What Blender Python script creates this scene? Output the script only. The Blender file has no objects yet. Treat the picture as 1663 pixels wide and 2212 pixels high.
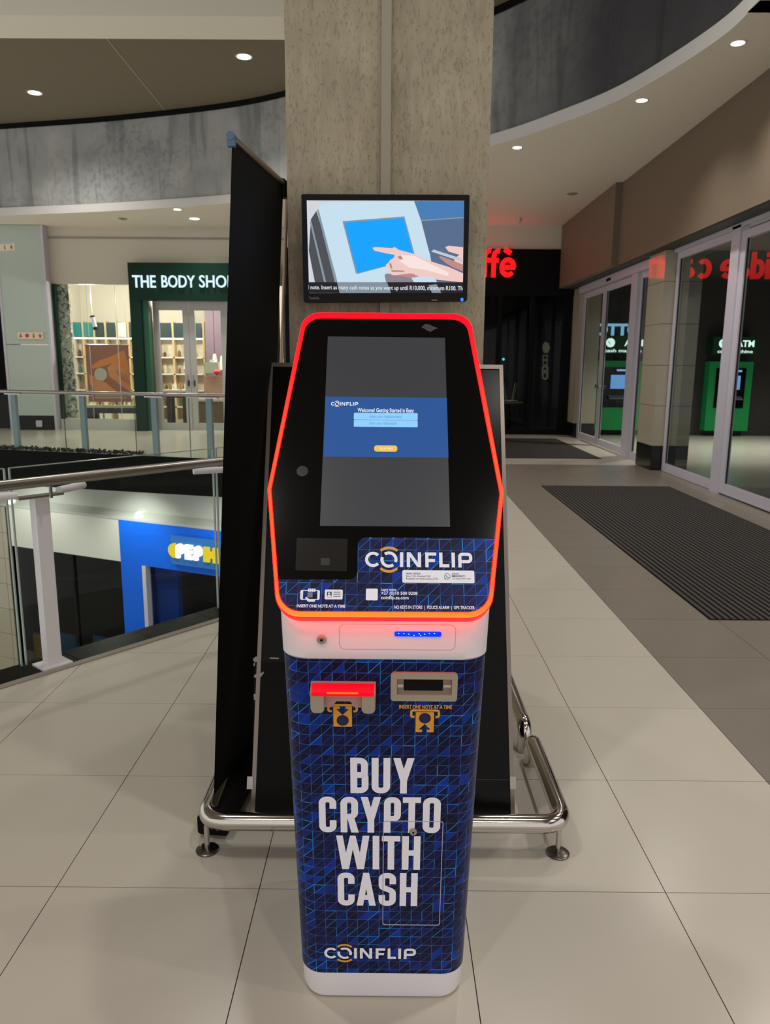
import bpy, bmesh, math, random
from mathutils import Vector as V, Matrix

random.seed(7)
SC = bpy.context.scene
COL = SC.collection

# ------------------------------------------------------------------ camera
FPX, W, H = 1630.0, 1663, 2212
CAM = V((0, 0, 1.5))
PITCH, YAW, ROLL = math.radians(11.04), math.radians(-0.21), math.radians(0.41)
fwd = V((math.sin(YAW) * math.cos(PITCH), math.cos(YAW) * math.cos(PITCH), -math.sin(PITCH)))
r0 = V((math.cos(YAW), -math.sin(YAW), 0))
u0 = r0.cross(fwd)
RT = r0 * math.cos(ROLL) + u0 * math.sin(ROLL)
UP = u0 * math.cos(ROLL) - r0 * math.sin(ROLL)
cd = bpy.data.cameras.new('camera')
cam = bpy.data.objects.new('camera', cd)
COL.objects.link(cam)
mw = Matrix.Identity(4)
for i in range(3):
    mw[i][0], mw[i][1], mw[i][2], mw[i][3] = RT[i], UP[i], -fwd[i], CAM[i]
cam.matrix_world = mw
cd.sensor_fit = 'VERTICAL'
cd.sensor_height = 36.0
cd.lens = FPX / H * 36.0
cd.clip_end = 200
cd.dof.use_dof = True
cd.dof.focus_distance = 1.75
cd.dof.aperture_fstop = 9.0
SC.camera = cam

# ------------------------------------------------------------------ world, exposure
wd = bpy.data.worlds.new('world')
SC.world = wd
wd.use_nodes = True
bg = wd.node_tree.nodes['Background']
bg.inputs[0].default_value = (1.0, 0.965, 0.91, 1)
bg.inputs[1].default_value = 0.85
SC.view_settings.view_transform = 'Standard'
SC.view_settings.look = 'None'
SC.view_settings.gamma = 1.0
SC.view_settings.use_curve_mapping = False
SC.view_settings.exposure = 0.0
SC.cycles.use_denoising = True
SC.cycles.max_bounces = 10
SC.cycles.transparent_max_bounces = 16
SC.cycles.sample_clamp_indirect = 6.0
SC.cycles.caustics_reflective = False
SC.cycles.caustics_refractive = False

DOWN = dict(upper=320.0, low=120.0, near=185.0, shop=130.0, lower=120.0, cafe=800.0)   # lamp watts by kind; cafe is the added lobby fill


# ------------------------------------------------------------------ pixel helpers: a point of the place from where the photo shows it
def ray(x, y):
    return fwd * FPX + RT * (x - W / 2) - UP * (y - H / 2)


def atY(x, y, Y):
    d = ray(x, y)
    return CAM + d * (Y / d.y)


def atZ(x, y, z):
    d = ray(x, y)
    return CAM + d * ((z - CAM.z) / d.z)


def atX(x, y, X):
    d = ray(x, y)
    return CAM + d * (X / d.x)


class Frame:
    def __init__(s, o, u, v):
        s.o, s.u, s.v = V(o), V(u).normalized(), V(v).normalized()
        s.n = s.u.cross(s.v).normalized()

    def p(s, a, b, d=0.0):
        return s.o + s.u * a + s.v * b + s.n * d

    def px(s, x, y, d=0.0):
        r = ray(x, y)
        o = s.o + s.n * d
        t = (o - CAM).dot(s.n) / r.dot(s.n)
        q = CAM + r * t - o
        return (q.dot(s.u), q.dot(s.v))

    def pxs(s, pts, d=0.0):
        return [s.px(x, y, d) for x, y in pts]


# ------------------------------------------------------------------ materials
def c(r, g, b):
    def l(x):
        x /= 255.0
        return x / 12.92 if x <= 0.04045 else ((x + 0.055) / 1.055) ** 2.4
    return (l(r), l(g), l(b), 1.0)


MATS = {}


def mat(name, col=(0.5, 0.5, 0.5, 1), rough=0.5, metal=0.0, spec=0.5, emit=None, strength=0.0, coat=0.0, vary=0.0, vscale=8.0, bump=0.0, bscale=60.0, stretch=None):
    if name in MATS:
        return MATS[name]
    m = bpy.data.materials.new(name)
    m.use_nodes = True
    nt = m.node_tree
    b = nt.nodes['Principled BSDF']
    b.inputs['Base Color'].default_value = col
    b.inputs['Roughness'].default_value = rough
    b.inputs['Metallic'].default_value = metal
    b.inputs['Specular IOR Level'].default_value = spec
    b.inputs['Coat Weight'].default_value = coat
    b.inputs['Coat Roughness'].default_value = 0.05
    if emit:
        b.inputs['Emission Color'].default_value = emit
        b.inputs['Emission Strength'].default_value = strength
    if vary > 0 or bump > 0:
        tc = nt.nodes.new('ShaderNodeTexCoord')
        mp = nt.nodes.new('ShaderNodeMapping')
        nt.links.new(tc.outputs['Object'], mp.inputs[0])
        if stretch:
            mp.inputs['Scale'].default_value = stretch
    if vary > 0:
        n = nt.nodes.new('ShaderNodeTexNoise')
        n.inputs['Scale'].default_value = vscale
        n.inputs['Detail'].default_value = 6
        nt.links.new(mp.outputs[0], n.inputs['Vector'])
        mx = nt.nodes.new('ShaderNodeMix')
        mx.data_type = 'RGBA'
        mx.inputs['A'].default_value = tuple(col[i] * (1 - vary) for i in range(3)) + (1,)
        mx.inputs['B'].default_value = tuple(min(1, col[i] * (1 + vary)) for i in range(3)) + (1,)
        nt.links.new(n.outputs[0], mx.inputs['Factor'])
        nt.links.new(mx.outputs['Result'], b.inputs['Base Color'])
    if bump > 0:
        n2 = nt.nodes.new('ShaderNodeTexNoise')
        n2.inputs['Scale'].default_value = bscale
        n2.inputs['Detail'].default_value = 4
        nt.links.new(mp.outputs[0], n2.inputs['Vector'])
        bp = nt.nodes.new('ShaderNodeBump')
        bp.inputs['Strength'].default_value = bump
        bp.inputs['Distance'].default_value = 0.01
        nt.links.new(n2.outputs[0], bp.inputs['Height'])
        nt.links.new(bp.outputs[0], b.inputs['Normal'])
    MATS[name] = m
    return m


def glow(name, col, strength):
    return mat(name, (0, 0, 0, 1), 0.4, 0, 0.2, emit=col, strength=strength)


def thin_glass(name, tint=(0.93, 0.97, 0.95, 1), ior=1.5, rough=0.0):
    m = bpy.data.materials.new(name)
    m.use_nodes = True
    nt = m.node_tree
    nt.nodes.clear()
    out = nt.nodes.new('ShaderNodeOutputMaterial')
    tr = nt.nodes.new('ShaderNodeBsdfTransparent')
    tr.inputs[0].default_value = tint
    gl = nt.nodes.new('ShaderNodeBsdfGlossy')
    gl.inputs['Roughness'].default_value = rough
    fr = nt.nodes.new('ShaderNodeFresnel')
    fr.inputs[0].default_value = ior
    mx = nt.nodes.new('ShaderNodeMixShader')
    ge = nt.nodes.new('ShaderNodeNewGeometry')     # only the outer face of a pane mirrors
    iv = nt.nodes.new('ShaderNodeMath'); iv.operation = 'SUBTRACT'; iv.inputs[0].default_value = 1.0
    nt.links.new(ge.outputs['Backfacing'], iv.inputs[1])
    fm = nt.nodes.new('ShaderNodeMath'); fm.operation = 'MULTIPLY'
    nt.links.new(fr.outputs[0], fm.inputs[0]); nt.links.new(iv.outputs[0], fm.inputs[1])
    nt.links.new(fm.outputs[0], mx.inputs[0])
    nt.links.new(tr.outputs[0], mx.inputs[1])
    nt.links.new(gl.outputs[0], mx.inputs[2])
    nt.links.new(mx.outputs[0], out.inputs[0])
    MATS[name] = m
    return m


def math_node(nt, op, a, b=None, clamp=False):
    n = nt.nodes.new('ShaderNodeMath')
    n.operation = op
    n.use_clamp = clamp
    for i, s in enumerate((a, b)):
        if s is None:
            continue
        if isinstance(s, (int, float)):
            n.inputs[i].default_value = s
        else:
            nt.links.new(s, n.inputs[i])
    return n.outputs[0]


def pattern_mat(name, cell, seed):
    """Printed vinyl: navy triangles with fine cyan lines, drawn from the UV map (metres)."""
    m = bpy.data.materials.new(name)
    m.use_nodes = True
    nt = m.node_tree
    L = nt.links.new
    b = nt.nodes['Principled BSDF']
    uv = nt.nodes.new('ShaderNodeUVMap')
    sep = nt.nodes.new('ShaderNodeSeparateXYZ')
    L(uv.outputs[0], sep.inputs[0])
    U = math_node(nt, 'ADD', math_node(nt, 'DIVIDE', sep.outputs[0], cell), 100.35 + seed)
    Vv = math_node(nt, 'ADD', math_node(nt, 'DIVIDE', sep.outputs[1], cell), 100.2)
    cu, cv = math_node(nt, 'FLOOR', U), math_node(nt, 'FLOOR', Vv)
    fu, fv = math_node(nt, 'FRACT', U), math_node(nt, 'FRACT', Vv)
    tri = math_node(nt, 'GREATER_THAN', fv, fu)

    def rnd(a, bb, cc):
        cb = nt.nodes.new('ShaderNodeCombineXYZ')
        for i, s in enumerate((a, bb, cc)):
            if isinstance(s, (int, float)):
                cb.inputs[i].default_value = s
            else:
                L(s, cb.inputs[i])
        wn = nt.nodes.new('ShaderNodeTexWhiteNoise')
        wn.noise_dimensions = '3D'
        L(cb.outputs[0], wn.inputs['Vector'])
        return wn.outputs['Value']

    def ramp(fac, stops):
        r = nt.nodes.new('ShaderNodeValToRGB')
        L(fac, r.inputs[0])
        e = r.color_ramp.elements
        while len(e) < len(stops):
            e.new(0.5)
        for k, (p, col) in enumerate(stops):
            e[k].position = p
            e[k].color = col
        return r.outputs[0]

    big = nt.nodes.new('ShaderNodeTexNoise')
    big.inputs['Scale'].default_value = 7.0
    L(uv.outputs[0], big.inputs['Vector'])
    tv = rnd(cu, cv, tri)
    tv2 = math_node(nt, 'ADD', tv, math_node(nt, 'MULTIPLY', math_node(nt, 'SUBTRACT', big.outputs[0], 0.5), 0.7), True)
    fill = ramp(tv2, [(0.0, c(12, 13, 48)), (0.5, c(14, 20, 68)), (0.80, c(14, 28, 88)), (0.9, c(10, 40, 122)), (1.0, c(4, 52, 160))])
    w = 0.028
    lines = None

    def edge(dist, key, ww):
        on = math_node(nt, 'LESS_THAN', dist, ww)
        v = math_node(nt, 'ADD', key, math_node(nt, 'MULTIPLY', math_node(nt, 'SUBTRACT', big.outputs[0], 0.5), 0.7), True)
        return on, v
    sets = []
    # left edge of the cell, right edge (belongs to the next cell), bottom, top, diagonal
    sets.append(edge(fu, rnd(cu, cv, 11.0), w))
    sets.append(edge(math_node(nt, 'SUBTRACT', 1.0, fu), rnd(math_node(nt, 'ADD', cu, 1.0), cv, 11.0), w))
    sets.append(edge(fv, rnd(cu, cv, 23.0), w))
    sets.append(edge(math_node(nt, 'SUBTRACT', 1.0, fv), rnd(cu, math_node(nt, 'ADD', cv, 1.0), 23.0), w))
    sets.append(edge(math_node(nt, 'ABSOLUTE', math_node(nt, 'SUBTRACT', fu, fv)), rnd(cu, cv, 37.0), w * 1.25))
    colr = fill
    for on, v in sets:
        lc = ramp(v, [(0.0, c(40, 48, 98)), (0.5, c(48, 74, 138)), (0.76, c(42, 96, 176)), (0.9, c(34, 130, 210)), (1.0, c(40, 160, 235))])
        mx = nt.nodes.new('ShaderNodeMix')
        mx.data_type = 'RGBA'
        L(on, mx.inputs['Factor'])
        L(colr, mx.inputs['A'])
        L(lc, mx.inputs['B'])
        colr = mx.outputs['Result']
    L(colr, b.inputs['Base Color'])
    b.inputs['Roughness'].default_value = 0.35
    b.inputs['Specular IOR Level'].default_value = 0.18
    MATS[name] = m
    return m


# ------------------------------------------------------------------ mesh building
class MB:
    def __init__(s):
        s.v, s.f, s.m, s.uv = [], [], [], None

    def add(s, pts):
        k = len(s.v)
        s.v += [V(p) for p in pts]
        return list(range(k, k + len(pts)))

    def face(s, pts, mi=0):
        s.f.append(s.add(pts))
        s.m.append(mi)
        return s

    def loft(s, loops, mi=0, closed=True, cap0=False, cap1=False):
        ids = [s.add(l) for l in loops]
        n = len(loops[0])
        for a, b in zip(ids, ids[1:]):
            for i in range(n if closed else n - 1):
                j = (i + 1) % n
                s.f.append([a[i], a[j], b[j], b[i]])
                s.m.append(mi)
        if cap0:
            s.f.append(ids[0][::-1]); s.m.append(mi)
        if cap1:
            s.f.append(ids[-1][:]); s.m.append(mi)
        return s

    def box(s, x0, x1, y0, y1, z0, z1, mi=0):
        a = [(x0, y0, z0), (x1, y0, z0), (x1, y1, z0), (x0, y1, z0)]
        return s.loft([a, [(x, y, z1) for x, y, z in a]], mi, True, True, True)

    def obox(s, o, ax, mi=0):
        """o corner, ax three edge vectors"""
        o = V(o); a, b, cc = (V(t) for t in ax)
        q = [o, o + a, o + a + b, o + b]
        return s.loft([q, [p + cc for p in q]], mi, True, True, True)

    def plate(s, F, pts, d0, d1, mi=0):
        return s.loft([[F.p(a, b, d0) for a, b in pts], [F.p(a, b, d1) for a, b in pts]], mi, True, True, True)

    def flat(s, F, pts, d, mi=0):
        return s.face([F.p(a, b, d) for a, b in pts], mi)

    def ring(s, F, outer, inner, d0, d1, mi=0):
        n = len(outer)
        A = [s.add([F.p(a, b, d) for a, b in l]) for l, d in ((outer, d0), (outer, d1), (inner, d1), (inner, d0))]
        for k in range(4):
            p, q = A[k], A[(k + 1) % 4]
            for i in range(n):
                j = (i + 1) % n
                s.f.append([p[i], p[j], q[j], q[i]]); s.m.append(mi)
        return s

    def tube(s, path, r, seg=14, mi=0, caps=True, closed=False):
        P = [V(p) for p in path]
        n = len(P)
        loops = []
        ref = None
        for i in range(n):
            if closed:
                t = (P[(i + 1) % n] - P[i - 1]).normalized()
            else:
                t = (P[min(i + 1, n - 1)] - P[max(i - 1, 0)]).normalized()
            if ref is None:
                ref = V((0, 0, 1)) if abs(t.z) < 0.9 else V((1, 0, 0))
            e1 = (ref - t * ref.dot(t)).normalized()
            ref = e1
            e2 = t.cross(e1)
            rr = r[i] if isinstance(r, (list, tuple)) else r
            loops.append([P[i] + (e1 * math.cos(2 * math.pi * k / seg) + e2 * math.sin(2 * math.pi * k / seg)) * rr for k in range(seg)])
        if closed:
            loops.append(loops[0])
            return s.loft(loops, mi)
        return s.loft(loops, mi, True, caps, caps)

    def cyl(s, a, b, ra, rb=None, seg=20, mi=0):
        return s.tube([a, b], [ra, ra if rb is None else rb], seg, mi)

    def lathe(s, o, prof, seg=20, axis=V((0, 0, 1)), mi=0):
        o = V(o); t = V(axis).normalized()
        e1 = t.orthogonal().normalized(); e2 = t.cross(e1)
        loops = [[o + t * h + (e1 * math.cos(2 * math.pi * k / seg) + e2 * math.sin(2 * math.pi * k / seg)) * max(r, 1e-5) for k in range(seg)] for r, h in prof]
        return s.loft(loops, mi, True, True, True)


ORG = {}


def link(o, parent=None):
    COL.objects.link(o)
    if parent is not None:
        o.parent = parent


def obj(name, mb, mats, parent=None, origin=None, sharp=0.6, kind=None, label=None):
    """One mesh object. Vertices come in place coordinates and are stored about the object's origin."""
    if not isinstance(mats, (list, tuple)):
        mats = [mats]
    if parent is not None:
        org = ORG[parent]
    else:
        if origin is None:
            lo = V([min(p[i] for p in mb.v) for i in range(3)])
            hi = V([max(p[i] for p in mb.v) for i in range(3)])
            origin = V(((lo.x + hi.x) / 2, (lo.y + hi.y) / 2, lo.z))
        org = V(origin)
    me = bpy.data.meshes.new(name)
    me.from_pydata([tuple(p - org) for p in mb.v], [], mb.f)
    for m in mats:
        me.materials.append(m)
    me.polygons.foreach_set('material_index', mb.m)
    me.polygons.foreach_set('use_smooth', [True] * len(mb.f))
    if mb.uv:
        ul = me.uv_layers.new(name='UVMap')
        for lp in me.loops:
            ul.data[lp.index].uv = mb.uv[lp.vertex_index]
    me.update()
    bm = bmesh.new(); bm.from_mesh(me)
    bmesh.ops.recalc_face_normals(bm, faces=bm.faces)
    bm.to_mesh(me); bm.free()
    me.set_sharp_from_angle(angle=sharp)
    o = bpy.data.objects.new(name, me)
    link(o, parent)
    if parent is None:
        o.location = org
    ORG[o] = org
    if kind:
        o['kind'] = kind
    if label:
        o['label'] = label
    return o


def tag(o, label, cat, group=None):
    o['label'] = label
    o['category'] = cat
    if group:
        o['group'] = group
    return o


def thing(name, label, cat, loc, group=None):
    o = bpy.data.objects.new(name, None)
    o.empty_display_size = 0.1
    link(o)
    o.location = V(loc)
    ORG[o] = V(loc)
    return tag(o, label, cat, group)


def struct(name, mb, m, label=None, sharp=0.6):
    return obj(name, mb, m, None, None, sharp, 'structure', label)


def dup(root, delta, label, group=None):
    r = root.copy(); COL.objects.link(r)
    r.location = root.location + V(delta)
    r['label'] = label
    if group:
        r['group'] = group
    ORG[r] = ORG[root] + V(delta)
    for ch in list(root.children):
        k = ch.copy(); COL.objects.link(k); k.parent = r
        for g in list(ch.children):
            q = g.copy(); COL.objects.link(q); q.parent = k
    return r


# ------------------------------------------------------------------ 2D shapes
def rpoly(pts, rad, seg=6, closed=True):
    """polygon / polyline with rounded corners; rad a number or one per corner"""
    n = len(pts)
    out = []
    for i in range(n):
        r = rad[i] if isinstance(rad, (list, tuple)) else rad
        p = V((pts[i][0], pts[i][1]))
        if r <= 0 or (not closed and i in (0, n - 1)):
            out.append((p.x, p.y)); continue
        a = V(pts[i - 1][:2]) - p
        b = V(pts[(i + 1) % n][:2]) - p
        la, lb = a.length, b.length
        a.normalize(); b.normalize()
        ang = math.acos(max(-1, min(1, a.dot(b))))
        t = min(r / math.tan(ang / 2), la * 0.49, lb * 0.49)
        rr = t * math.tan(ang / 2)
        cc = p + (a + b).normalized() * (rr / math.sin(ang / 2))
        s0 = p + a * t - cc; s1 = p + b * t - cc
        a0 = math.atan2(s0.y, s0.x); a1 = math.atan2(s1.y, s1.x)
        da = (a1 - a0 + math.pi) % (2 * math.pi) - math.pi
        for k in range(seg + 1):
            th = a0 + da * k / seg
            out.append((cc.x + rr * math.cos(th), cc.y + rr * math.sin(th)))
    return out


def rect(x0, y0, x1, y1):
    return [(x0, y0), (x1, y0), (x1, y1), (x0, y1)]


def rrect(x0, y0, x1, y1, r, seg=5):
    return rpoly(rect(x0, y0, x1, y1), r, seg)


def circ(cx, cy, r, seg=24, a0=0.0, a1=360.0, ry=None):
    full = abs(a1 - a0) >= 359.9
    n = seg if full else seg + 1
    return [(cx + r * math.cos(math.radians(a0 + (a1 - a0) * k / seg)), cy + (ry or r) * math.sin(math.radians(a0 + (a1 - a0) * k / seg))) for k in range(n)]


def stroke(pts, t, closed=False):
    """quads of a polyline of constant width with mitred joints"""
    P = [V(p[:2]) for p in pts]
    n = len(P)
    Lf, Rt = [], []
    for i in range(n):
        if closed or 0 < i < n - 1:
            d1 = (P[i] - P[i - 1]).normalized(); d2 = (P[(i + 1) % n] - P[i]).normalized()
        elif i == 0:
            d1 = d2 = (P[1] - P[0]).normalized()
        else:
            d1 = d2 = (P[-1] - P[-2]).normalized()
        n1 = V((-d1.y, d1.x)); n2 = V((-d2.y, d2.x))
        m = (n1 + n2)
        m = m.normalized() if m.length > 1e-6 else n1
        k = t / 2 / max(0.35, m.dot(n1))
        Lf.append(P[i] + m * k); Rt.append(P[i] - m * k)
    qs = []
    for i in range(n if closed else n - 1):
        j = (i + 1) % n
        qs.append([tuple(Rt[i]), tuple(Rt[j]), tuple(Lf[j]), tuple(Lf[i])])
    return qs


def glyph(ch, x0, x1, y0, y1, t):
    w, h = x1 - x0, y1 - y0
    q = []
    a = t / 2

    def S(pts, r=0, closed=False):
        pp = rpoly(pts, r, 6, closed) if r else pts
        q.extend(stroke(pp, t, closed))
    r = min(w * 0.5 - a, h * 0.22) * 0.85
    if ch == 'B':
        S([(a, 0.52 * h), (a, h - a), (w - a - t * .08, h - a), (w - a - t * .08, 0.52 * h)], [0, 0, r, r * .6], True)
        S([(a, 0.52 * h), (w - a, 0.52 * h), (w - a, a), (a, a)], [0, r * .6, r, 0], True)
    elif ch == 'U':
        S([(a, h), (a, a), (w - a, a), (w - a, h)], r)
    elif ch == 'Y':
        m = w / 2
        q += [[(0, h), (m - a, h * .36), (m + a * .9, h * .42), (t * 1.05, h)], [(w, h), (w - t * 1.05, h), (m - a * .9, h * .42), (m + a, h * .36)], [(m - a, 0), (m + a, 0), (m + a, h * .42), (m - a, h * .42)]]
    elif ch == 'C':
        S([(w - a, h * .66), (w - a, h - a), (a, h - a), (a, a), (w - a, a), (w - a, h * .34)], r)
    elif ch == 'O':
        S([(a, a), (w - a, a), (w - a, h - a), (a, h - a)], r, True)
    elif ch == 'R':
        S([(a, 0), (a, h - a), (w - a - t * .1, h - a), (w - a - t * .1, h * .45), (a, h * .45)], r)
        q.append([(w - t * 1.12, 0), (w, 0), (w * .72, h * .48), (w * .72 - t * 1.05, h * .48)])
    elif ch == 'P':
        S([(a, 0), (a, h - a), (w - a, h - a), (w - a, h * .40), (a, h * .40)], r)
    elif ch == 'T':
        S([(0, h - a), (w, h - a)]); S([(w / 2, 0), (w / 2, h)])
    elif ch == 'I':
        S([(w / 2, 0), (w / 2, h)])
    elif ch == 'H':
        S([(a, 0), (a, h)]); S([(w - a, 0), (w - a, h)]); S([(0, h * .5), (w, h * .5)])
    elif ch == 'W':
        x = [0, w * .27, w * .5, w * .73, w]
        tt = t * .52
        q += [[(0, h), (x[1] - tt, 0), (x[1] + tt, 0), (t * 1.0, h)], [(x[1] - tt, 0), (x[1] + tt, 0), (x[2] + tt * .8, h), (x[2] - tt * .8, h)],
              [(x[3] - tt, 0), (x[3] + tt, 0), (x[2] + tt * .8, h), (x[2] - tt * .8, h)], [(x[3] - tt, 0), (x[3] + tt, 0), (w, h), (w - t, h)]]
    elif ch == 'A':
        m = w / 2
        q += [[(0, 0), (t, 0), (m + a * .9, h), (m - a * .9, h)], [(w, 0), (w - t, 0), (m - a * .9, h), (m + a * .9, h)], [(w * .22, h * .18), (w * .78, h * .18), (w * .72, h * .33), (w * .28, h * .33)]]
    elif ch == 'S':
        S([(w - a, h * .66), (w - a, h - a), (a, h - a), (a, h * .57), (w - a, h * .45), (w - a, a), (a, a), (a, h * .33)], [0, r, r, r, r, r, r, 0])
    elif ch == 'N':
        S([(a, 0), (a, h)]); S([(w - a, 0), (w - a, h)])
        q.append([(0, h), (t * 1.15, h), (w, 0), (w - t * 1.15, 0)])
    elif ch == 'F':
        S([(a, 0), (a, h)]); S([(0, h - a), (w, h - a)]); S([(0, h * .45), (w * .88, h * .45)])
    elif ch == 'L':
        S([(a, 0), (a, h)]); S([(0, a), (w, a)])
    elif ch == 'E':
        S([(a, 0), (a, h)]); S([(0, a), (w, a)]); S([(0, h - a), (w, h - a)]); S([(0, h * .5), (w * .9, h * .5)])
    return [[(x0 + x, y0 + y) for x, y in k] for k in q]


def text_faces(s, bold=0.0, spacing=1.0):
    """outline of a word from the built-in font as (points, faces), lower-left at 0,0, unscaled"""
    cu = bpy.data.curves.new('word', 'FONT')
    cu.body = s
    cu.offset = bold
    cu.space_character = spacing
    cu.resolution_u = 3
    o = bpy.data.objects.new('word', cu)
    COL.objects.link(o)
    bpy.context.view_layer.update()
    dg = bpy.context.evaluated_depsgraph_get()
    me = bpy.data.meshes.new_from_object(o.evaluated_get(dg))
    vs = [(v.co.x, v.co.y) for v in me.vertices]
    fs = [list(p.vertices) for p in me.polygons]
    bpy.data.objects.remove(o); bpy.data.curves.remove(cu); bpy.data.meshes.remove(me)
    return vs, fs


def put_text(mb, F, s, x0, y0, x1, y1, d, mi=0, bold=0.02, spacing=1.0, depth=0.0):
    """word s fitted to a rectangle of frame F"""
    vs, fs = text_faces(s, bold, spacing)
    ax, bx = min(v[0] for v in vs), max(v[0] for v in vs)
    ay, by = min(v[1] for v in vs), max(v[1] for v in vs)
    P = [(x0 + (v[0] - ax) / (bx - ax) * (x1 - x0), y0 + (v[1] - ay) / (by - ay) * (y1 - y0)) for v in vs]
    ids = mb.add([F.p(a, b, d + depth) for a, b in P])
    for f in fs:
        mb.f.append([ids[k] for k in f]); mb.m.append(mi)
    if depth:
        edges = {}
        for f in fs:
            for k in range(len(f)):
                e = (f[k], f[(k + 1) % len(f)])
                edges[e] = edges.get(e, 0) + 1
        back = mb.add([F.p(a, b, d) for a, b in P])
        for (a, b) in edges:
            if (b, a) not in edges:
                mb.f.append([ids[b], ids[a], back[a], back[b]]); mb.m.append(mi)


def px_text(mb, F, s, x0, y0, x1, y1, d, mi=0, bold=0.02, spacing=1.0, depth=0.0):
    a = F.px(x0, y1); b = F.px(x1, y0)
    put_text(mb, F, s, a[0], a[1], b[0], b[1], d, mi, bold, spacing, depth)


def quads(mb, F, qs, d, mi=0):
    for k, q in enumerate(qs):
        mb.flat(F, q, d + (k % 24) * 1.2e-5, mi)


def px_rect(F, x0, y0, x1, y1):
    """level rectangle of frame F whose corners the photo shows at x0,y0 (top left) and x1,y1"""
    a = F.px(x0, y1); b = F.px(x1, y0)
    return a[0], a[1], b[0], b[1]


def clip(poly, p, n):
    """keep the side of the line through p that n points to"""
    out = []
    for i in range(len(poly)):
        a, b = poly[i], poly[(i + 1) % len(poly)]
        da = (a[0] - p[0]) * n[0] + (a[1] - p[1]) * n[1]
        db = (b[0] - p[0]) * n[0] + (b[1] - p[1]) * n[1]
        if da >= 0:
            out.append(a)
        if (da >= 0) != (db >= 0):
            t = da / (da - db)
            out.append((a[0] + (b[0] - a[0]) * t, a[1] + (b[1] - a[1]) * t))
    return out


# ------------------------------------------------------------------ common materials
M_white = mat('white_shell', c(232, 229, 236), 0.32, vary=0.02)
M_black = mat('black_gloss', c(8, 7, 9), 0.10, spec=0.3, vary=0.02)
M_blackmat = mat('black_matte', c(10, 10, 11), 0.6, spec=0.15, vary=0.05)
M_fabric = mat('black_banner', c(7, 6, 6), 0.75, spec=0.15, vary=0.1)
M_chrome = mat('chrome', c(205, 200, 195), 0.12, metal=1.0, vary=0.02)
M_steel = mat('brushed_steel', c(160, 155, 150), 0.32, metal=1.0, vary=0.05)
M_alu = mat('silver_frame', c(128, 118, 112), 0.3, metal=0.9, vary=0.05)
M_cast = mat('cast_nickel', c(176, 164, 148), 0.45, metal=0.35, vary=0.05)
M_letter = mat('white_vinyl', c(242, 240, 254), 0.45)
M_yellow = mat('yellow_vinyl', c(226, 158, 44), 0.45)
M_navy = mat('navy_vinyl', c(17, 22, 66), 0.4)
M_tile = mat('cream_tile', c(192, 185, 173), 0.24, spec=0.45, vary=0.035, vscale=5)
M_dark = mat('grey_tile', c(126, 118, 108), 0.30, spec=0.45, vary=0.08, vscale=4)
M_grout = mat('grout', c(70, 62, 54), 0.8)
M_wallw = mat('white_paint', c(205, 198, 184), 0.6, vary=0.02)
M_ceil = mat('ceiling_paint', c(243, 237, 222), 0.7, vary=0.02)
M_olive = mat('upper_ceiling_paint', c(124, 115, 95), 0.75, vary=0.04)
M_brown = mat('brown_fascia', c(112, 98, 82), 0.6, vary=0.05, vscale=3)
M_frame = mat('white_aluminium', c(196, 192, 204), 0.35, vary=0.02)
M_glass = thin_glass('clear_glass', (0.93, 0.97, 0.95, 1), 1.28)
M_mirror = thin_glass('night_glass', (0.80, 0.84, 0.84, 1), 1.75)
M_shopblack = mat('black_cladding', c(8, 8, 10), 0.45, spec=0.12, vary=0.05)

# ------------------------------------------------------------------ floor
XK = lambda k: 0.2254 + 0.5907 * k
YJ = lambda j: 1.945 + 0.605 * j
DARKX = XK(2)
KA, KB = atZ(0, 1490, 0), atZ(465, 1345, 0)          # floor edge along the void
kd = V((KB.x - KA.x, KB.y - KA.y)).normalized()
kn = (kd.y, -kd.x)                                    # towards the walkway
kp = lambda t, off=0.0: (KA.x + kd.x * t - kn[0] * off, KA.y + kd.y * t - kn[1] * off)   # off > 0: over the void
tE = (0.3 - KA.x) / kd.x
corner = kp(tE)
FAR = [atZ(440, 990, 0), atZ(100, 975, 0)]
fd = V((FAR[1].x - FAR[0].x, FAR[1].y - FAR[0].y)).normalized()
farp = lambda t: (FAR[0].x + fd.x * t, FAR[0].y + fd.y * t)
fE = farp((0.3 - FAR[0].x) / fd.x)
fW = farp(9.0)
mb = MB()
zb = -0.003
mb.face([(x, y, zb) for x, y in ((0.3, -3), (4.02, -3), (4.02, 17.6), (0.3, 17.6))])
p0 = kp(-5)
mb.face([(x, y, zb) for x, y in ((p0[0], -3), (0.3, -3), corner, p0)])
floor = struct('floor', mb, M_grout, 'large pale floor tiles with a grey border along the doors')
g = 0.0014
shared = {}
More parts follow.
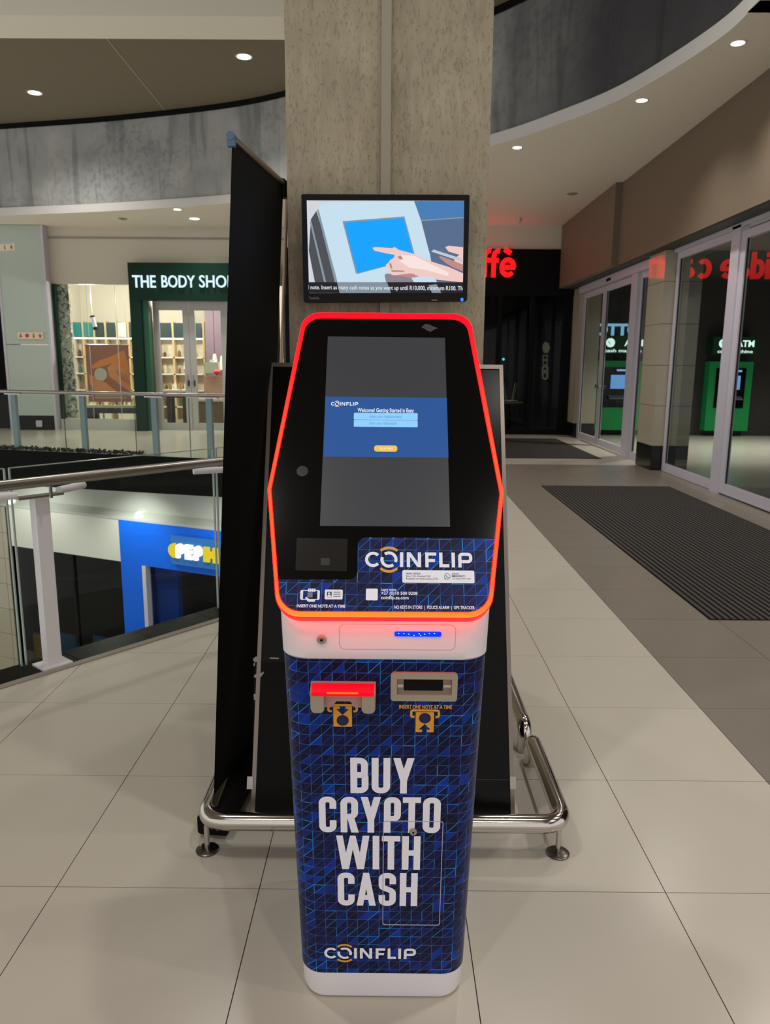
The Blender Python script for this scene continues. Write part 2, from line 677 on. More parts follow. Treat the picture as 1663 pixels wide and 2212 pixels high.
for j in range(-3, 17):
    for k in range(-9, 7):
        x0, x1, y0, y1 = XK(k), XK(k + 1), YJ(j), YJ(j + 1)
        if y0 > 11.6:
            continue
        dark = x0 > DARKX - 0.01
        if dark:
            x1 = min(x1, 4.0)
        if x1 - x0 < 0.05 or y1 < 0.6:
            continue
        if dark and x0 > 1.8 and y0 > 4.3 and y1 < 9.6 and x1 < 3.5:
            continue
        q = [(x0 + g, y0 + g), (x1 - g, y0 + g), (x1 - g, y1 - g), (x0 + g, y1 - g)]
        if x1 < 0.35:
            if min(y0, y1) > corner[1] - 0.2 and x1 < 0.31:
                continue
            n0 = len(q)
            q2 = clip(q, kp(0), kn)
            if len(q2) < 3:
                continue
            q = q2
        # skip what the photo cannot show (far left, behind the viewer)
        cx, cy = sum(p[0] for p in q) / len(q), sum(p[1] for p in q) / len(q)
        if abs(cx) > 0.62 * cy + 2.6:
            continue
        t = MB()
        t.loft([[(x, y, -0.0028) for x, y in q], [(x, y, 0.0) for x, y in q]], 0, True, False, True)
        obj('tile', t, M_dark if dark else M_tile, floor)
# floors past the reach of single tiles: far walkway beyond the void, cream strip by the far doors
M_farfloor = mat('cream_polished_floor', c(196, 187, 172), 0.2, spec=0.45, vary=0.03)
mb = MB()
mb.face([(x, y, 0) for x, y in (fE, (0.3, 17.8), (-12, 17.8), fW, farp(4))])
mb.face([(x, y, 0.0005) for x, y in ((0.3, 11.625), (4.02, 11.625), (4.02, 17.0), (0.3, 17.0))])
obj('floor_slab', mb, M_farfloor, floor)

# kerb of black tiles and grey edge strip along the void
mb = MB()
for a, b, zz in ((0.0, 0.045, 0.004),):
    q = [kp(-6, -0.0), kp(tE, 0.0), kp(tE, 0.045), kp(-6, 0.045)]
    mb.loft([[(x, y, -0.3) for x, y in q], [(x, y, 0.006) for x, y in q]], 0, True, True, True)
strip = struct('trim_1', mb, mat('edge_strip', c(140, 132, 122), 0.5, vary=0.05), 'grey metal strip along the edge of the void')
M_kerb = mat('black_kerb_tile', c(13, 11, 11), 0.25, spec=0.07, vary=0.1)
mb = MB()
q = [kp(-6, 0.046), kp(tE, 0.046), kp(tE, 0.23), kp(-6, 0.23)]
mb.loft([[(x, y, -0.55) for x, y in q], [(x, y, -0.004) for x, y in q]], 0, True, True, True)
kerb = struct('trim_2', mb, M_grout, 'black tiled kerb under the glass railing')
for i in range(-2, 9):
    q = [kp(i * 0.42 + 0.002, 0.048), kp(i * 0.42 + 0.418, 0.048), kp(i * 0.42 + 0.418, 0.228), kp(i * 0.42 + 0.002, 0.228)]
    t = MB()
    t.loft([[(x, y, -0.004) for x, y in q], [(x, y, 0.004) for x, y in q]], 0, True, False, True)
    obj('tile', t, M_kerb, kerb)

# entrance mats
M_rib = mat('mat_rib', c(72, 68, 66), 0.9, spec=0.1, vary=0.25, vscale=40)
M_matbase = mat('mat_base', c(16, 14, 14), 0.9, spec=0.1)


def door_mat(x0, x1, y0, y1, n, label, single):
    t = thing('entrance_mat', label, 'mat', ((x0 + x1) / 2, (y0 + y1) / 2, 0), 'ribbed entrance mats')
    b = MB(); b.box(x0, x1, y0, y1, -0.002, 0.004)
    obj('backing', b, M_matbase, t)
    w = (x1 - x0) / n
    if single:
        b = MB(); b.box(x0 + w * .2, x0 + w * .8, y0, y1, 0.004, 0.010)
        first = obj('rib', b, M_rib, t)
        for i in range(1, n):
            k = first.copy(); COL.objects.link(k); k.location.x += i * w
    else:
        b = MB()
        for i in range(n):
            b.box(x0 + (i + .2) * w, x0 + (i + .8) * w, y0, y1, 0.004, 0.010)
        obj('ribs', b, M_rib, t, kind='stuff')
    return t


door_mat(1.95, 3.58, 4.36, 9.5, 38, 'near ribbed charcoal entrance mat in front of the nearer glass doors', True)
door_mat(0.9, 3.52, 12.4, 15.85, 60, 'far ribbed charcoal entrance mat by the black cafe front', False)

# ------------------------------------------------------------------ ceilings
ZC, ZL, ZM, ZU = 4.40, 4.55, 6.03, 6.12
ctrl = [(2.93, -4.0), (2.95, 6.0)] + [tuple(atZ(x, y, ZC)[:2]) for x, y in ((1639, 4), (1563, 76), (1449, 152), (1334, 217), (1220, 263), (1060, 316))]
pe, pl = atZ(490, 439, ZC), atZ(0, 466, ZC)
ctrl += [(-0.55, 12.9), (-1.6, 13.9), (pe.x, pe.y), ((pe.x + pl.x) / 2, (pe.y + pl.y) / 2 + .12), (pl.x, pl.y), (-12.0, 17.0)]


def catmull(P, n=8):
    out = []
    P = [V(p) for p in P]
    for i in range(len(P) - 1):
        a, b, cc, d = P[max(i - 1, 0)], P[i], P[i + 1], P[min(i + 2, len(P) - 1)]
        for k in range(n):
            t = k / n
            out.append(0.5 * ((2 * b) + (cc - a) * t + (2 * a - 5 * b + 4 * cc - d) * t * t + (3 * b - a - 3 * cc + d) * t ** 3))
    out.append(P[-1])
    return out


curve = catmull(ctrl)
mb = MB()
outer = []
for p in curve:
    outer.append((4.6, p.y) if p.x > 1.2 else (p.x, 17.7))
for i in range(len(curve) - 1):
    a, b = curve[i], curve[i + 1]
    oa, ob = outer[i], outer[i + 1]
    loop = [(a.x, a.y), oa] + ([(4.6, 17.7)] if oa[0] == 4.6 and ob[0] != 4.6 else []) + [ob, (b.x, b.y)]
    mb.face([(x, y, ZC) for x, y in loop])
ceil_low = struct('ceiling', mb, M_ceil, 'low cream ceiling round the curved opening')
mb = MB()
mb.loft([[(p.x, p.y, ZC) for p in curve], [(p.x, p.y, ZL) for p in curve]], 0, False)
mb.loft([[(p.x, p.y, ZL) for p in curve], [(p.x + .06, p.y + .06, ZL) for p in curve]], 0, False)
struct('trim_3', mb, mat('lip_paint', c(214, 212, 210), 0.6), 'pale curved lip round the ceiling opening')

# printed forest mural on the curved bulkhead
m = bpy.data.materials.new('forest_mural'); m.use_nodes = True
nt = m.node_tree; L = nt.links.new
b = nt.nodes['Principled BSDF']; b.inputs['Roughness'].default_value = 0.6
uvn = nt.nodes.new('ShaderNodeUVMap')


def mp(scale, src=None, rot=0.0):
    k = nt.nodes.new('ShaderNodeMapping'); k.inputs['Scale'].default_value = scale
    k.inputs['Rotation'].default_value = (0, 0, rot)
    L(src or uvn.outputs[0], k.inputs[0]); return k.outputs[0]


def nz(vec, sc, det=5, dist=0.0):
    k = nt.nodes.new('ShaderNodeTexNoise'); k.inputs['Scale'].default_value = sc; k.inputs['Detail'].default_value = det
    k.inputs['Distortion'].default_value = dist
    L(vec, k.inputs['Vector']); return k.outputs[0]


def rmp(f, stops):
    k = nt.nodes.new('ShaderNodeValToRGB'); L(f, k.inputs[0])
    while len(k.color_ramp.elements) < len(stops):
        k.color_ramp.elements.new(.5)
    for e, (p, cc) in zip(k.color_ramp.elements, stops):
        e.position = p; e.color = cc if not isinstance(cc, (int, float)) else (cc, cc, cc, 1)
    return k.outputs[0]


big = nz(mp((.35, .5, 1)), 1.0, 3)
trunk = rmp(nz(mp((1.5, .16, 1), rot=.12), 1.6, 2, .6), [(.36, 0), (.43, 1)])
trunk2 = rmp(nz(mp((3.6, .25, 1), rot=-.2), 2.0, 2, .9), [(.33, 0), (.38, 1)])
leaf = rmp(nz(mp((1, 1, 1)), 9.0, 6, .4), [(.40, 0), (.52, 1)])
zone = rmp(big, [(.42, 0), (.6, 1)])
base = rmp(nz(mp((1, 1, 1)), 1.4, 7), [(.3, c(146, 148, 150)), (.7, c(180, 182, 178))])


def mix(f, a, bb, t='MIX'):
    k = nt.nodes.new('ShaderNodeMix'); k.data_type = 'RGBA'; k.blend_type = t
    for nm, s in (('Factor', f), ('A', a), ('B', bb)):
        if isinstance(s, (int, float)):
            k.inputs[nm].default_value = s
        elif isinstance(s, tuple):
            k.inputs[nm].default_value = s
        else:
            L(s, k.inputs[nm])
    return k.outputs['Result']


c1 = mix(.30, base, trunk, 'MULTIPLY')
c2 = mix(.16, c1, trunk2, 'MULTIPLY')
lz = math_node(nt, 'MULTIPLY', math_node(nt, 'SUBTRACT', 1.0, leaf), zone)
c3 = mix(math_node(nt, 'MULTIPLY', lz, .22), c2, c(52, 52, 60))
sepx = nt.nodes.new('ShaderNodeSeparateXYZ'); L(uvn.outputs[0], sepx.inputs[0])
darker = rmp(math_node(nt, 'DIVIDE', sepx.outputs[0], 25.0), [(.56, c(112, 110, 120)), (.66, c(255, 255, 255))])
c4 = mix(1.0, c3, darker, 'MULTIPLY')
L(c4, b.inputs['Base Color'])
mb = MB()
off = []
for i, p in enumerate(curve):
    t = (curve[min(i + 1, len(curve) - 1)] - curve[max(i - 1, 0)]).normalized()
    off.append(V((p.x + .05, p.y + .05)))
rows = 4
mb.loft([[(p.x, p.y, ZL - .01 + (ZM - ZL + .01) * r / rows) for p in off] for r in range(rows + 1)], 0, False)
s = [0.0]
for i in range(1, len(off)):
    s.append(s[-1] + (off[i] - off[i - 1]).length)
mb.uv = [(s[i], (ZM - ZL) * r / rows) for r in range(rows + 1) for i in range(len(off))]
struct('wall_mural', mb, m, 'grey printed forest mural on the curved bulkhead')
mb = MB()
mb.loft([[(p.x - .02, p.y - .02, ZM - .01) for p in off], [(p.x - .02, p.y - .02, ZU + .02) for p in off]], 0, False)
struct('trim_4', mb, M_blackmat, 'black trim along the top of the mural')
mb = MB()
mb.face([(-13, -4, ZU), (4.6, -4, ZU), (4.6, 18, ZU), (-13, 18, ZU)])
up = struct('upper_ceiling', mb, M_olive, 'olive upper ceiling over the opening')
a, b_ = atZ(230, 82, ZU), atZ(358, 240, ZU)
d = (b_ - a)
mb = MB(); nrm = V((-d.y, d.x, 0)).normalized() * .012
mb.obox(a - d * 1.5 - nrm + V((0, 0, -.006)), (d * 2.6, nrm * 2, V((0, 0, .005))))
obj('seam', mb, mat('seam_tape', c(168, 160, 140), 0.6), up)
mb = MB(); mb.box(-12, 0.55, 10.65, 11.35, 5.85, ZU - .001)
struct('ceiling_beam', mb, mat('beam_paint', c(246, 241, 226), 0.7), 'pale ceiling beam ending behind the concrete column')


# ------------------------------------------------------------------ downlights: fixture and its lamp
M_lamp = glow('lamp_face', (1, 0.97, 0.88, 1), 14.0)
M_trimring = mat('lamp_trim', c(215, 210, 200), 0.4)


def downlight(p, r, watts, label, z, group='recessed downlights', size=130):
    t = thing('downlight', label, 'light', (p[0], p[1], z), group)
    b = MB()
    b.lathe((p[0], p[1], z), [(r * 1.28, 0.0), (r * 1.28, -.006), (r * 1.0, -.008), (r * .98, 0.0)], 24)
    obj('trim_ring', b, M_trimring, t)
    b = MB(); b.lathe((p[0], p[1], z), [(r, -.003), (r * .6, -.007), (0.0001, -.008)], 24)
    obj('lens', b, M_lamp, t)
    lamp(p[0], p[1], z - .03, watts, r, size)
    return t


def lamp(x, y, z, watts, r=.08, size=130, col=(1, .965, .89), aim=None):
    ld = bpy.data.lights.new('lamp', 'SPOT' if size < 180 else 'POINT')
    ld.energy = watts; ld.color = col; ld.shadow_soft_size = r
    
    if size < 180:
        ld.spot_size = math.radians(size); ld.spot_blend = 0.9
    lo = bpy.data.objects.new('lamp', ld)
    COL.objects.link(lo); lo.location = (x, y, z)
    if aim:
        lo.rotation_euler = (V(aim) - V((x, y, z))).to_track_quat('-Z', 'Y').to_euler()
    return lo


for (x, y), lb in (((527, 122), 'round downlight in the olive upper ceiling, nearest the column'), ((75, 200), 'round downlight in the olive upper ceiling, far left')):
    downlight(atZ(x, y, ZU), .105, DOWN['upper'], lb, ZU)
for (x, y), lb in (((1594, 92), 'downlight in the curved right ceiling, nearest the viewer'), ((1386, 216), 'downlight in the curved right ceiling, middle of three'), ((1117, 318), 'downlight in the curved right ceiling, next to the column')):
    downlight(atZ(x, y, ZC), .06, DOWN['low'], lb, ZC)
for (x, y), r, lb in (((420, 472), .1, 'larger downlight in the far cream ceiling above the green shop'), ((383, 452), .07, 'smaller downlight in the far cream ceiling above the green shop')):
    downlight(atZ(x, y, ZC), r, DOWN['low'], lb, ZC)
# the hall goes on overhead and behind the viewer with the same lamps (out of frame)
for x, y in ((-1.6, 6.5), (1.4, 6.2), (-1.9, 2.2), (1.5, 1.6), (-1.6, -1.8), (1.5, -2.2)):
    lamp(x, y, ZU - .05, DOWN['near'], .12, 140)
for x, y in ((3.3, 5.2), (3.3, 2.6), (3.3, 0.2)):
    lamp(x, y, ZC - .05, DOWN['low'], .07)

for (x, y), lb in (((1236, 418), 'small round sprinkler plate in the right ceiling'), ((265, 472), 'small round sprinkler plate in the far left ceiling')):
    p = atZ(x, y, ZC)
    b = MB(); b.lathe((p.x, p.y, ZC), [(.09, 0), (.09, -.008), (.05, -.02), (.02, -.03)], 16)
    tag(obj('sprinkler', b, mat('sprinkler', c(150, 142, 125), .5)), lb, 'sprinkler')
p = atZ(1122, 470, ZC)
b = MB(); b.lathe((p.x, p.y, ZC), [(.05, 0), (.05, -.04), (.02, -.09), (.015, -.13)], 14)
tag(obj('smoke_detector', b, mat('detector', c(190, 176, 168), .5)), 'little ceiling detector above the black cafe front', 'detector')

# ------------------------------------------------------------------ concrete column
YC = 2.95
m = bpy.data.materials.new('rough_concrete'); m.use_nodes = True
nt = m.node_tree; L = nt.links.new
b = nt.nodes['Principled BSDF']; b.inputs['Roughness'].default_value = 0.85; b.inputs['Specular IOR Level'].default_value = .2
tc = nt.nodes.new('ShaderNodeTexCoord')
n1 = nz(mp((1, 1, .35), tc.outputs['Object']), 120, 6, .3)
n2 = nz(mp((1, 1, 1), tc.outputs['Object']), 3.0, 4)
n3 = nz(mp((1, 1, .18), tc.outputs['Object']), 40, 3)
pit = rmp(n1, [(.33, 0), (.43, 1)])
tone = rmp(n2, [(.3, c(148, 139, 120)), (.7, c(172, 164, 142))])
L(mix(.15, mix(.25, tone, n3, 'OVERLAY'), pit, 'MULTIPLY'), b.inputs['Base Color'])
bp = nt.nodes.new('ShaderNodeBump'); bp.inputs['Strength'].default_value = .4; bp.inputs['Distance'].default_value = .012
L(pit, bp.inputs['Height']); L(bp.outputs[0], b.inputs['Normal'])
M_conc = m
CL = atY(612, 0, YC).x; CR = atY(1067, 0, YC).x
CL2 = atY(621, 410, YC).x; CR2 = atY(1048, 690, YC).x
CL, CR = (CL + CL2) / 2, (CR + CR2) / 2
TX0, TX1 = atY(823.5, 200, YC).x, atY(844.5, 200, YC).x
CB = YC + .78
mb = MB()
mb.box(CL, TX0, YC, CB, 0, ZU)
mb.box(TX0, CR, YC + .012, CB, 0, ZU)
column = struct('wall_column', mb, M_conc, 'square rough concrete column behind the kiosk')
mb = MB(); mb.box(TX0, TX1, YC - .014, YC + .02, 0, ZU)
obj('cover_strip', mb, mat('strip_paint', c(150, 144, 128), .5, vary=.04), column)

# ------------------------------------------------------------------ the kiosk
base = atZ(817, 2157, 0)
YB = base.y
zs = 0.905
YS = YB - 0.105
FP = Frame((0, YB, 0), (1, 0, 0), (0, YS - YB, zs))
X0 = (FP.o + FP.u * FP.px(830.5, 1430)[0]).x
K = thing('kiosk', 'tall blue and white cash kiosk with a glowing red rimmed black screen head', 'kiosk', (X0, YB + .2, 0))
M_wrap = pattern_mat('wrap_print', .0247, 3)
M_stick = pattern_mat('sticker_print', .0236, 9)
front = lambda z: YB + (YS - YB) * z / zs


def halfw(z):
    # from the outline in the photo, taken where the rounded corner ends
    wt, wb = .2105, .193
    return wb + (wt - wb) * z / zs


def kring(z, grow=0.0, open_=True, back=2.0):
    hw = halfw(z) + grow
    yf = front(z) - grow
    rf, rb = .055, .03
    pts = [(0, back + grow), (-hw + rb, back + grow)]
    pts += [(-hw + rb + rb * math.cos(a), back + grow - rb + rb * math.sin(a)) for a in [math.pi / 2 + math.pi / 2 * k / 4 for k in range(1, 5)]]
    pts += [(-hw + rf + rf * math.cos(a), yf + rf + rf * math.sin(a)) for a in [math.pi + math.pi / 2 * k / 8 for k in range(0, 9)]]
    pts += [(0, yf)]
    right = [(-x, y) for x, y in pts[:-1]][::-1]
    return [(X0 + x, y, z) for x, y in pts + right]


zt = FP.p(0, FP.px(829, 1331)[1]).z
z_b = FP.p(0, FP.px(817, 2101)[1]).z
z_t = FP.p(0, FP.px(828, 1424)[1]).z
mb = MB()
zz = [0.004, .02, z_b, .3, .6, z_t, z_t + .004, z_t + .02, zt - .02, zt + .03]
gr = [-.004, 0, 0, 0, 0, 0, .003, .003, .003, .003]
mb.loft([kring(z, g_) for z, g_ in zip(zz, gr)], 0, False, True, True)
obj('body', mb, M_white, K)
mb = MB()
zz = [z_b + (z_t - z_b) * i / 6 for i in range(7)]
loops = [kring(z, .0016) for z in zz]
mb.loft(loops, 0, False)
uv = []
for l in loops:
    mid = len(l) // 2
    s = [0.0]
    for i in range(1, len(l)):
        s.append(s[-1] + (V(l[i][:2]) - V(l[i - 1][:2])).length)
    uv += [(q - s[mid], l[0][2] / math.cos(math.atan2(YB - YS, zs))) for q in s]
mb.uv = uv
obj('wrap_panel', mb, M_wrap, K, label='navy printed vinyl with fine cyan triangles')

# head: tilted face plane
FF = Frame((X0, 1.52, 1.174), (1, 0, 0), (0, .6445, 1.0))
OUT = FF.pxs([(656.5, 676), (1014, 679), (1087.5, 1066), (1060.5, 1337), (598, 1335), (578, 1058)])
INN = FF.pxs([(663, 687), (1006.5, 690), (1079, 1066), (1052, 1322.5), (606, 1320.5), (586, 1058)])
ro = rpoly(OUT, [.045, .045, .03, .052, .052, .03], 8)
ri = rpoly(INN, [.038, .038, .03, .045, .045, .03], 8)
mid1 = [(a[0] * .88 + b[0] * .12, a[1] * .88 + b[1] * .12) for a, b in zip(ro, ri)]
mid2 = [(a[0] * .1 + b[0] * .9, a[1] * .1 + b[1] * .9) for a, b in zip(ro, ri)]
mb = MB()
cx_ = sum(p[0] for p in ro) / len(ro); cy_ = sum(p[1] for p in ro) / len(ro)
shr = lambda l, k: [(cx_ + (a - cx_) * k, cy_ + (b - cy_) * k) for a, b in l]
mb.loft([[FF.p(a, b, -.026) for a, b in shr(ro, .985)], [FF.p(a, b, -.05) for a, b in shr(ro, .97)], [FF.p(a, b, -.09) for a, b in shr(ro, .9)]], 0, True, True, True)
obj('head_housing', mb, M_white, K, label='white rear shell of the screen head')
# neck between pedestal and head
mb = MB()
prof = [(front(zt) + .06, zt - .02), (FF.p(0, .1, -.09).y, FF.p(0, .1, -.09).z), (FF.p(0, .36, -.09).y, FF.p(0, .36, -.09).z), (2.0, 1.33), (2.0, zt - .02)]
mb.loft([[(X0 - .17, y, z) for y, z in prof], [(X0 + .17, y, z) for y, z in prof]], 0, True, True, True)
obj('neck', mb, M_white, K)
# light rim: a red-orange LED diffuser, orange at the foot
m = bpy.data.materials.new('led_rim'); m.use_nodes = True
nt = m.node_tree; L = nt.links.new
b = nt.nodes['Principled BSDF']; b.inputs['Base Color'].default_value = (.02, .0, .0, 1); b.inputs['Specular IOR Level'].default_value = 0.0
tc = nt.nodes.new('ShaderNodeTexCoord')
sp = nt.nodes.new('ShaderNodeSeparateXYZ'); L(tc.outputs['Generated'], sp.inputs[0])
rc = rmp(sp.outputs[2], [(.0, (1, .045, .0045, 1)), (.05, (1, .028, .0045, 1)), (.12, (1, .017, .0045, 1)), (.55, (1, .0135, .0045, 1)), (.8, (1, .0035, .0036, 1)), (1.0, (1, .0008, .0028, 1))])
L(rc, b.inputs['Emission Color']); b.inputs['Emission Strength'].default_value = 9.0
M_led = m
M_rededge = glow('led_rim_edge', (1, .0006, .0018, 1), 11.0)
mb = MB()
mb.ring(FF, mid1, mid2, -.006, .0035, 0)
mb.ring(FF, ro, mid1, -.024, .002, 1)
mb.ring(FF, mid2, ri, -.006, .002, 1)
obj('light_rim', mb, [M_led, M_rededge], K, label='glowing red LED rim turning orange along the foot')
mb = MB(); mb.plate(FF, ri, -.024, .0, 0)
obj('front_glass', mb, M_black, K, label='black glass face of the head')
# display
scr = FF.pxs([(708, 727), (961, 730), (972, 1138), (691, 1136)])
M_scr = mat('display_dark', c(20, 20, 22), .25, spec=.4, emit=(.036, .036, .041, 1), strength=1.0)
mb = MB(); mb.plate(FF, scr, .0, .0006)
disp = obj('display', mb, M_scr, K)
mb = MB()
mb.flat(FF, FF.pxs([(703, 857), (965, 860), (968.5, 989), (699, 987)]), .0009, 0)
obj('display_picture', mb, glow('display_blue', (.018, .085, .30, 1), 1.0), disp)
M_field = glow('field_blue', (.28, .62, 1.0, 1), 1.0)
for (x0, y0, x1, y1) in ((764, 893, 902, 907), (764, 908.5, 902, 922.5)):
    mb = MB(); r_ = px_rect(FF, x0, y0, x1, y1); mb.flat(FF, rrect(*r_, .002, 3), .0012)
    obj('input_field', mb, M_field, disp)
mb = MB(); r_ = px_rect(FF, 808, 963, 858, 976); mb.flat(FF, rrect(*r_, .0055, 5), .0012)
obj('button', mb, glow('button_yellow', (.9, .52, .10, 1), 1.0), disp)
for wd_, x0, y0, x1, y1, bo, mt_ in (('Welcome! Getting Started is Easy:', 772, 883, 894, 893.5, .015, glow('screen_white', (.8, .92, 1, 1), 1.0)), ('Select your cryptocurrency', 798, 897, 868, 905.5, 0, glow('screen_ink', (.05, .30, .62, 1), 1.0)),
                                    ('Enter your information', 798, 912, 857, 920, 0, glow('screen_ink', (0, 0, 0, 1), 1.0)), ('Tap to Start', 818, 966, 848, 973.5, .015, glow('screen_cream', (1, .8, .5, 1), 1.0))):
    mb = MB(); px_text(mb, FF, wd_, x0, y0, x1, y1, .0015, 0, bo)
    obj('lettering', mb, mt_, disp)


def logo(F, xO, yO, cap_px, d, mats, parent, name='logo'):
    """wordmark: C, split ring O with amber arcs, then INFLIP; xO,yO photo position of the ring's centre"""
    o = F.px(xO, yO); e = F.px(xO + cap_px, yO)
    s = e[0] - o[0]
    f = 1.0
    q, y = [], []
    P = lambda x, yy: (o[0] + x * s, o[1] + yy * s * f)
    t = .20
    def arc(cx, r, a0, a1, tt, dst):
        dst.extend([[P(*k) for k in z] for z in stroke([(cx + r * math.cos(math.radians(a0 + (a1 - a0) * i / 20)), r * math.sin(math.radians(a0 + (a1 - a0) * i / 20))) for i in range(21)], tt)])
    arc(-1.02, .42, 42, 318, t, q)
    arc(0, .45, 160, 308, t, q)
    arc(0, .45, -22, 126, t, q)
    arc(0, .80, 48, 132, .17, y)
    arc(0, .80, 228, 312, .17, y)
    for ch, x0, x1 in (('I', .70, .93), ('N', 1.15, 2.07), ('F', 2.34, 3.05), ('L', 3.24, 3.88), ('I', 4.02, 4.27), ('P', 4.46, 5.37)):
        for k in glyph(ch, x0, x1, -.5, .5, .21):
            q.append([P(*z) for z in k])
    b = MB()
    quads(b, F, q, d, 0); quads(b, F, y, d, 1)
    return obj(name, b, mats, parent)


logo(FF, 728, 873, 8.5, .0014, [glow('screen_logo', (.75, .88, 1, 1), 1.0), glow('screen_logo_amber', (1, .55, .2, 1), 1.0)], disp)

# camera eye, document scanner
mb = MB()
ex = FF.px(653, 1018)
mb.plate(FF, circ(ex[0], ex[1], .0122, 28), -.001, .0008)
obj('camera_eye', mb, mat('eye_glass', c(52, 52, 50), .15, spec=.6), K)
mb = MB(); mb.plate(FF, rpoly(FF.pxs([(641, 1162), (751, 1164), (749, 1234), (638, 1232)]), .002, 3), 0, .0006)
scn = obj('scanner_window', mb, mat('scanner_glass', c(36, 34, 33), .12, spec=.4), K)
mb = MB(); mb.plate(FF, FF.pxs([(693, 1206), (712, 1206), (712, 1221), (693, 1221)]), .0006, .0009)
obj('scanner_sensor', mb, mat('scanner_sensor', c(16, 15, 15), .3), scn)

# printed sticker on the foot of the face
a_in = [p for p in ri]
ptsS = FF.pxs([(773, 1178)]) + FF.pxs([(790, 1161.5), (1071, 1163)])
stick = rpoly(FF.pxs([(772, 1252), (773, 1160.5), (1071.5, 1163.5), (1053, 1322), (606.5, 1320), (598.5, 1252)]), [.017, .019, 0, .045, .045, 0], 7)
mb = MB()
mb.flat(FF, stick, .0007)
mb.uv = [(a, b_) for a, b_ in stick]
ST = obj('sticker', mb, M_stick, K, label='navy printed sticker with white company lettering')
logo(FF, 840, 1209, 33.5, .0011, [M_letter, M_yellow], ST)
mb = MB()
r_ = px_rect(FF, 869, 1233, 1024, 1259)
mb.flat(FF, rrect(*r_, .003, 4), .0010, 0)
px_text(mb, FF, 'HEAD OFFICE:', 877, 1237.5, 908, 1241, .0012, 1, .02)
px_text(mb, FF, 'Shop C352, Rosebank Mall,', 877, 1243, 930, 1248, .0012, 1, 0)
px_text(mb, FF, 'Rosebank, and Johannesburg 2196', 877, 1248.5, 945, 1253.5, .0012, 1, 0)
px_text(mb, FF, 'LOCAL', 976, 1238, 991, 1241.5, .0012, 1, .02)
px_text(mb, FF, 'EMERGENCY:', 976, 1243, 1005, 1247, .0012, 1, .02)
px_text(mb, FF, '+27 (0)63 874 2768', 976, 1249, 1016, 1253, .0012, 1, 0)
pc = FF.px(966, 1245.5)
quads(mb, FF, stroke(circ(pc[0], pc[1], .0058, 24), .0010, True), .0012, 2)
mb.flat(FF, [(pc[0] - .0062, pc[1] - .0062), (pc[0] - .0025, pc[1] - .0055), (pc[0] - .0055, pc[1] - .002)], .0012, 2)
quads(mb, FF, stroke([(pc[0] - .0024, pc[1] + .003), (pc[0] - .0018, pc[1] - .0002), (pc[0] + .0006, pc[1] - .0022), (pc[0] + .003, pc[1] - .0022)], .0014), .0012, 2)
obj('address_label', mb, [M_letter, mat('ink', c(60, 56, 70), .5), mat('green_ink', c(60, 130, 90), .5)], ST)
for wd_, *bx in (('Learn more:', 823, 1270.5, 856, 1277, .012), ('+27 (0)10 500 0208', 823, 1278.5, 901.5, 1287, .018), ('coinflip.za.com', 823, 1287.5, 882.5, 1297, .018),
                 ('INSERT ONE NOTE AT A TIME', 641, 1306.5, 746, 1312.5, .025), ('NO KEYS IN STORE  |  POLICE ALARM  |  GPS TRACKER', 851, 1309.5, 1025, 1317.5, .015)):
    mb = MB(); px_text(mb, FF, wd_, bx[0], bx[1], bx[2], bx[3], .0011, 0, bx[4])
    obj('lettering', mb, M_letter, ST)
mb = MB()
r_ = px_rect(FF, 790, 1272, 816, 1297)
mb.flat(FF, rrect(*r_, .002, 3), .0010)
obj('blank_label', mb, M_letter, ST)
# icons: phone held in a hand, identity card
mb = MB()
def pr(x0, y0, x1, y1, r=.0012, d=.0011, mi=0):
    mb.flat(FF, rrect(*px_rect(FF, x0, y0, x1, y1), r, 3), d, mi)
r_ = px_rect(FF, 649, 1276, 690, 1295)
quads(mb, FF, stroke(rrect(*r_, .002, 3), .0018, True), .0011, 0)
pr(649, 1276, 655, 1295, .001); pr(685, 1276, 690.5, 1295, .001)
for i in range(4):
    pr(665.2 + i * 4.2, 1271.5, 668.9 + i * 4.2, 1279, .0016)
px_t = FF.pxs([(659, 1291), (662, 1289.5), (668, 1294.5), (681, 1294.5), (680, 1300), (668, 1300.5), (664, 1299)])
mb.flat(FF, px_t, .0011, 0)
pr(664, 1280, 675.5, 1290.5, .0004, .0011, 2)
pr(701, 1274, 740.5, 1295, .0022)
pr(706, 1278.5, 716.5, 1290.5, .0003, .0013, 1)
h_ = FF.px(711, 1282.5); mb.flat(FF, circ(h_[0], h_[1], .0024, 14), .0015, 0)
h_ = FF.px(711, 1290); mb.flat(FF, circ(h_[0], h_[1], .0044, 12, 0, 180), .0015, 0)
for yy in (1279.5, 1284, 1288.5):
    pr(720, yy - .6, 735.5, yy + .6, .0001, .0013, 1)
obj('icons', mb, [M_letter, M_navy, mat('grey_vinyl', c(120, 122, 150), .5)], ST)

# grime smear under the top edge of the glass
mb = MB()
sm = FF.pxs([(910, 707), (918, 700), (927, 701), (935, 705), (946, 709), (938, 712), (930, 717), (922, 714), (916, 710)])
mb.flat(FF, sm, .0003)
obj('smudge', mb, mat('smudge', c(52, 52, 56), .7, vary=.6, vscale=160), K)

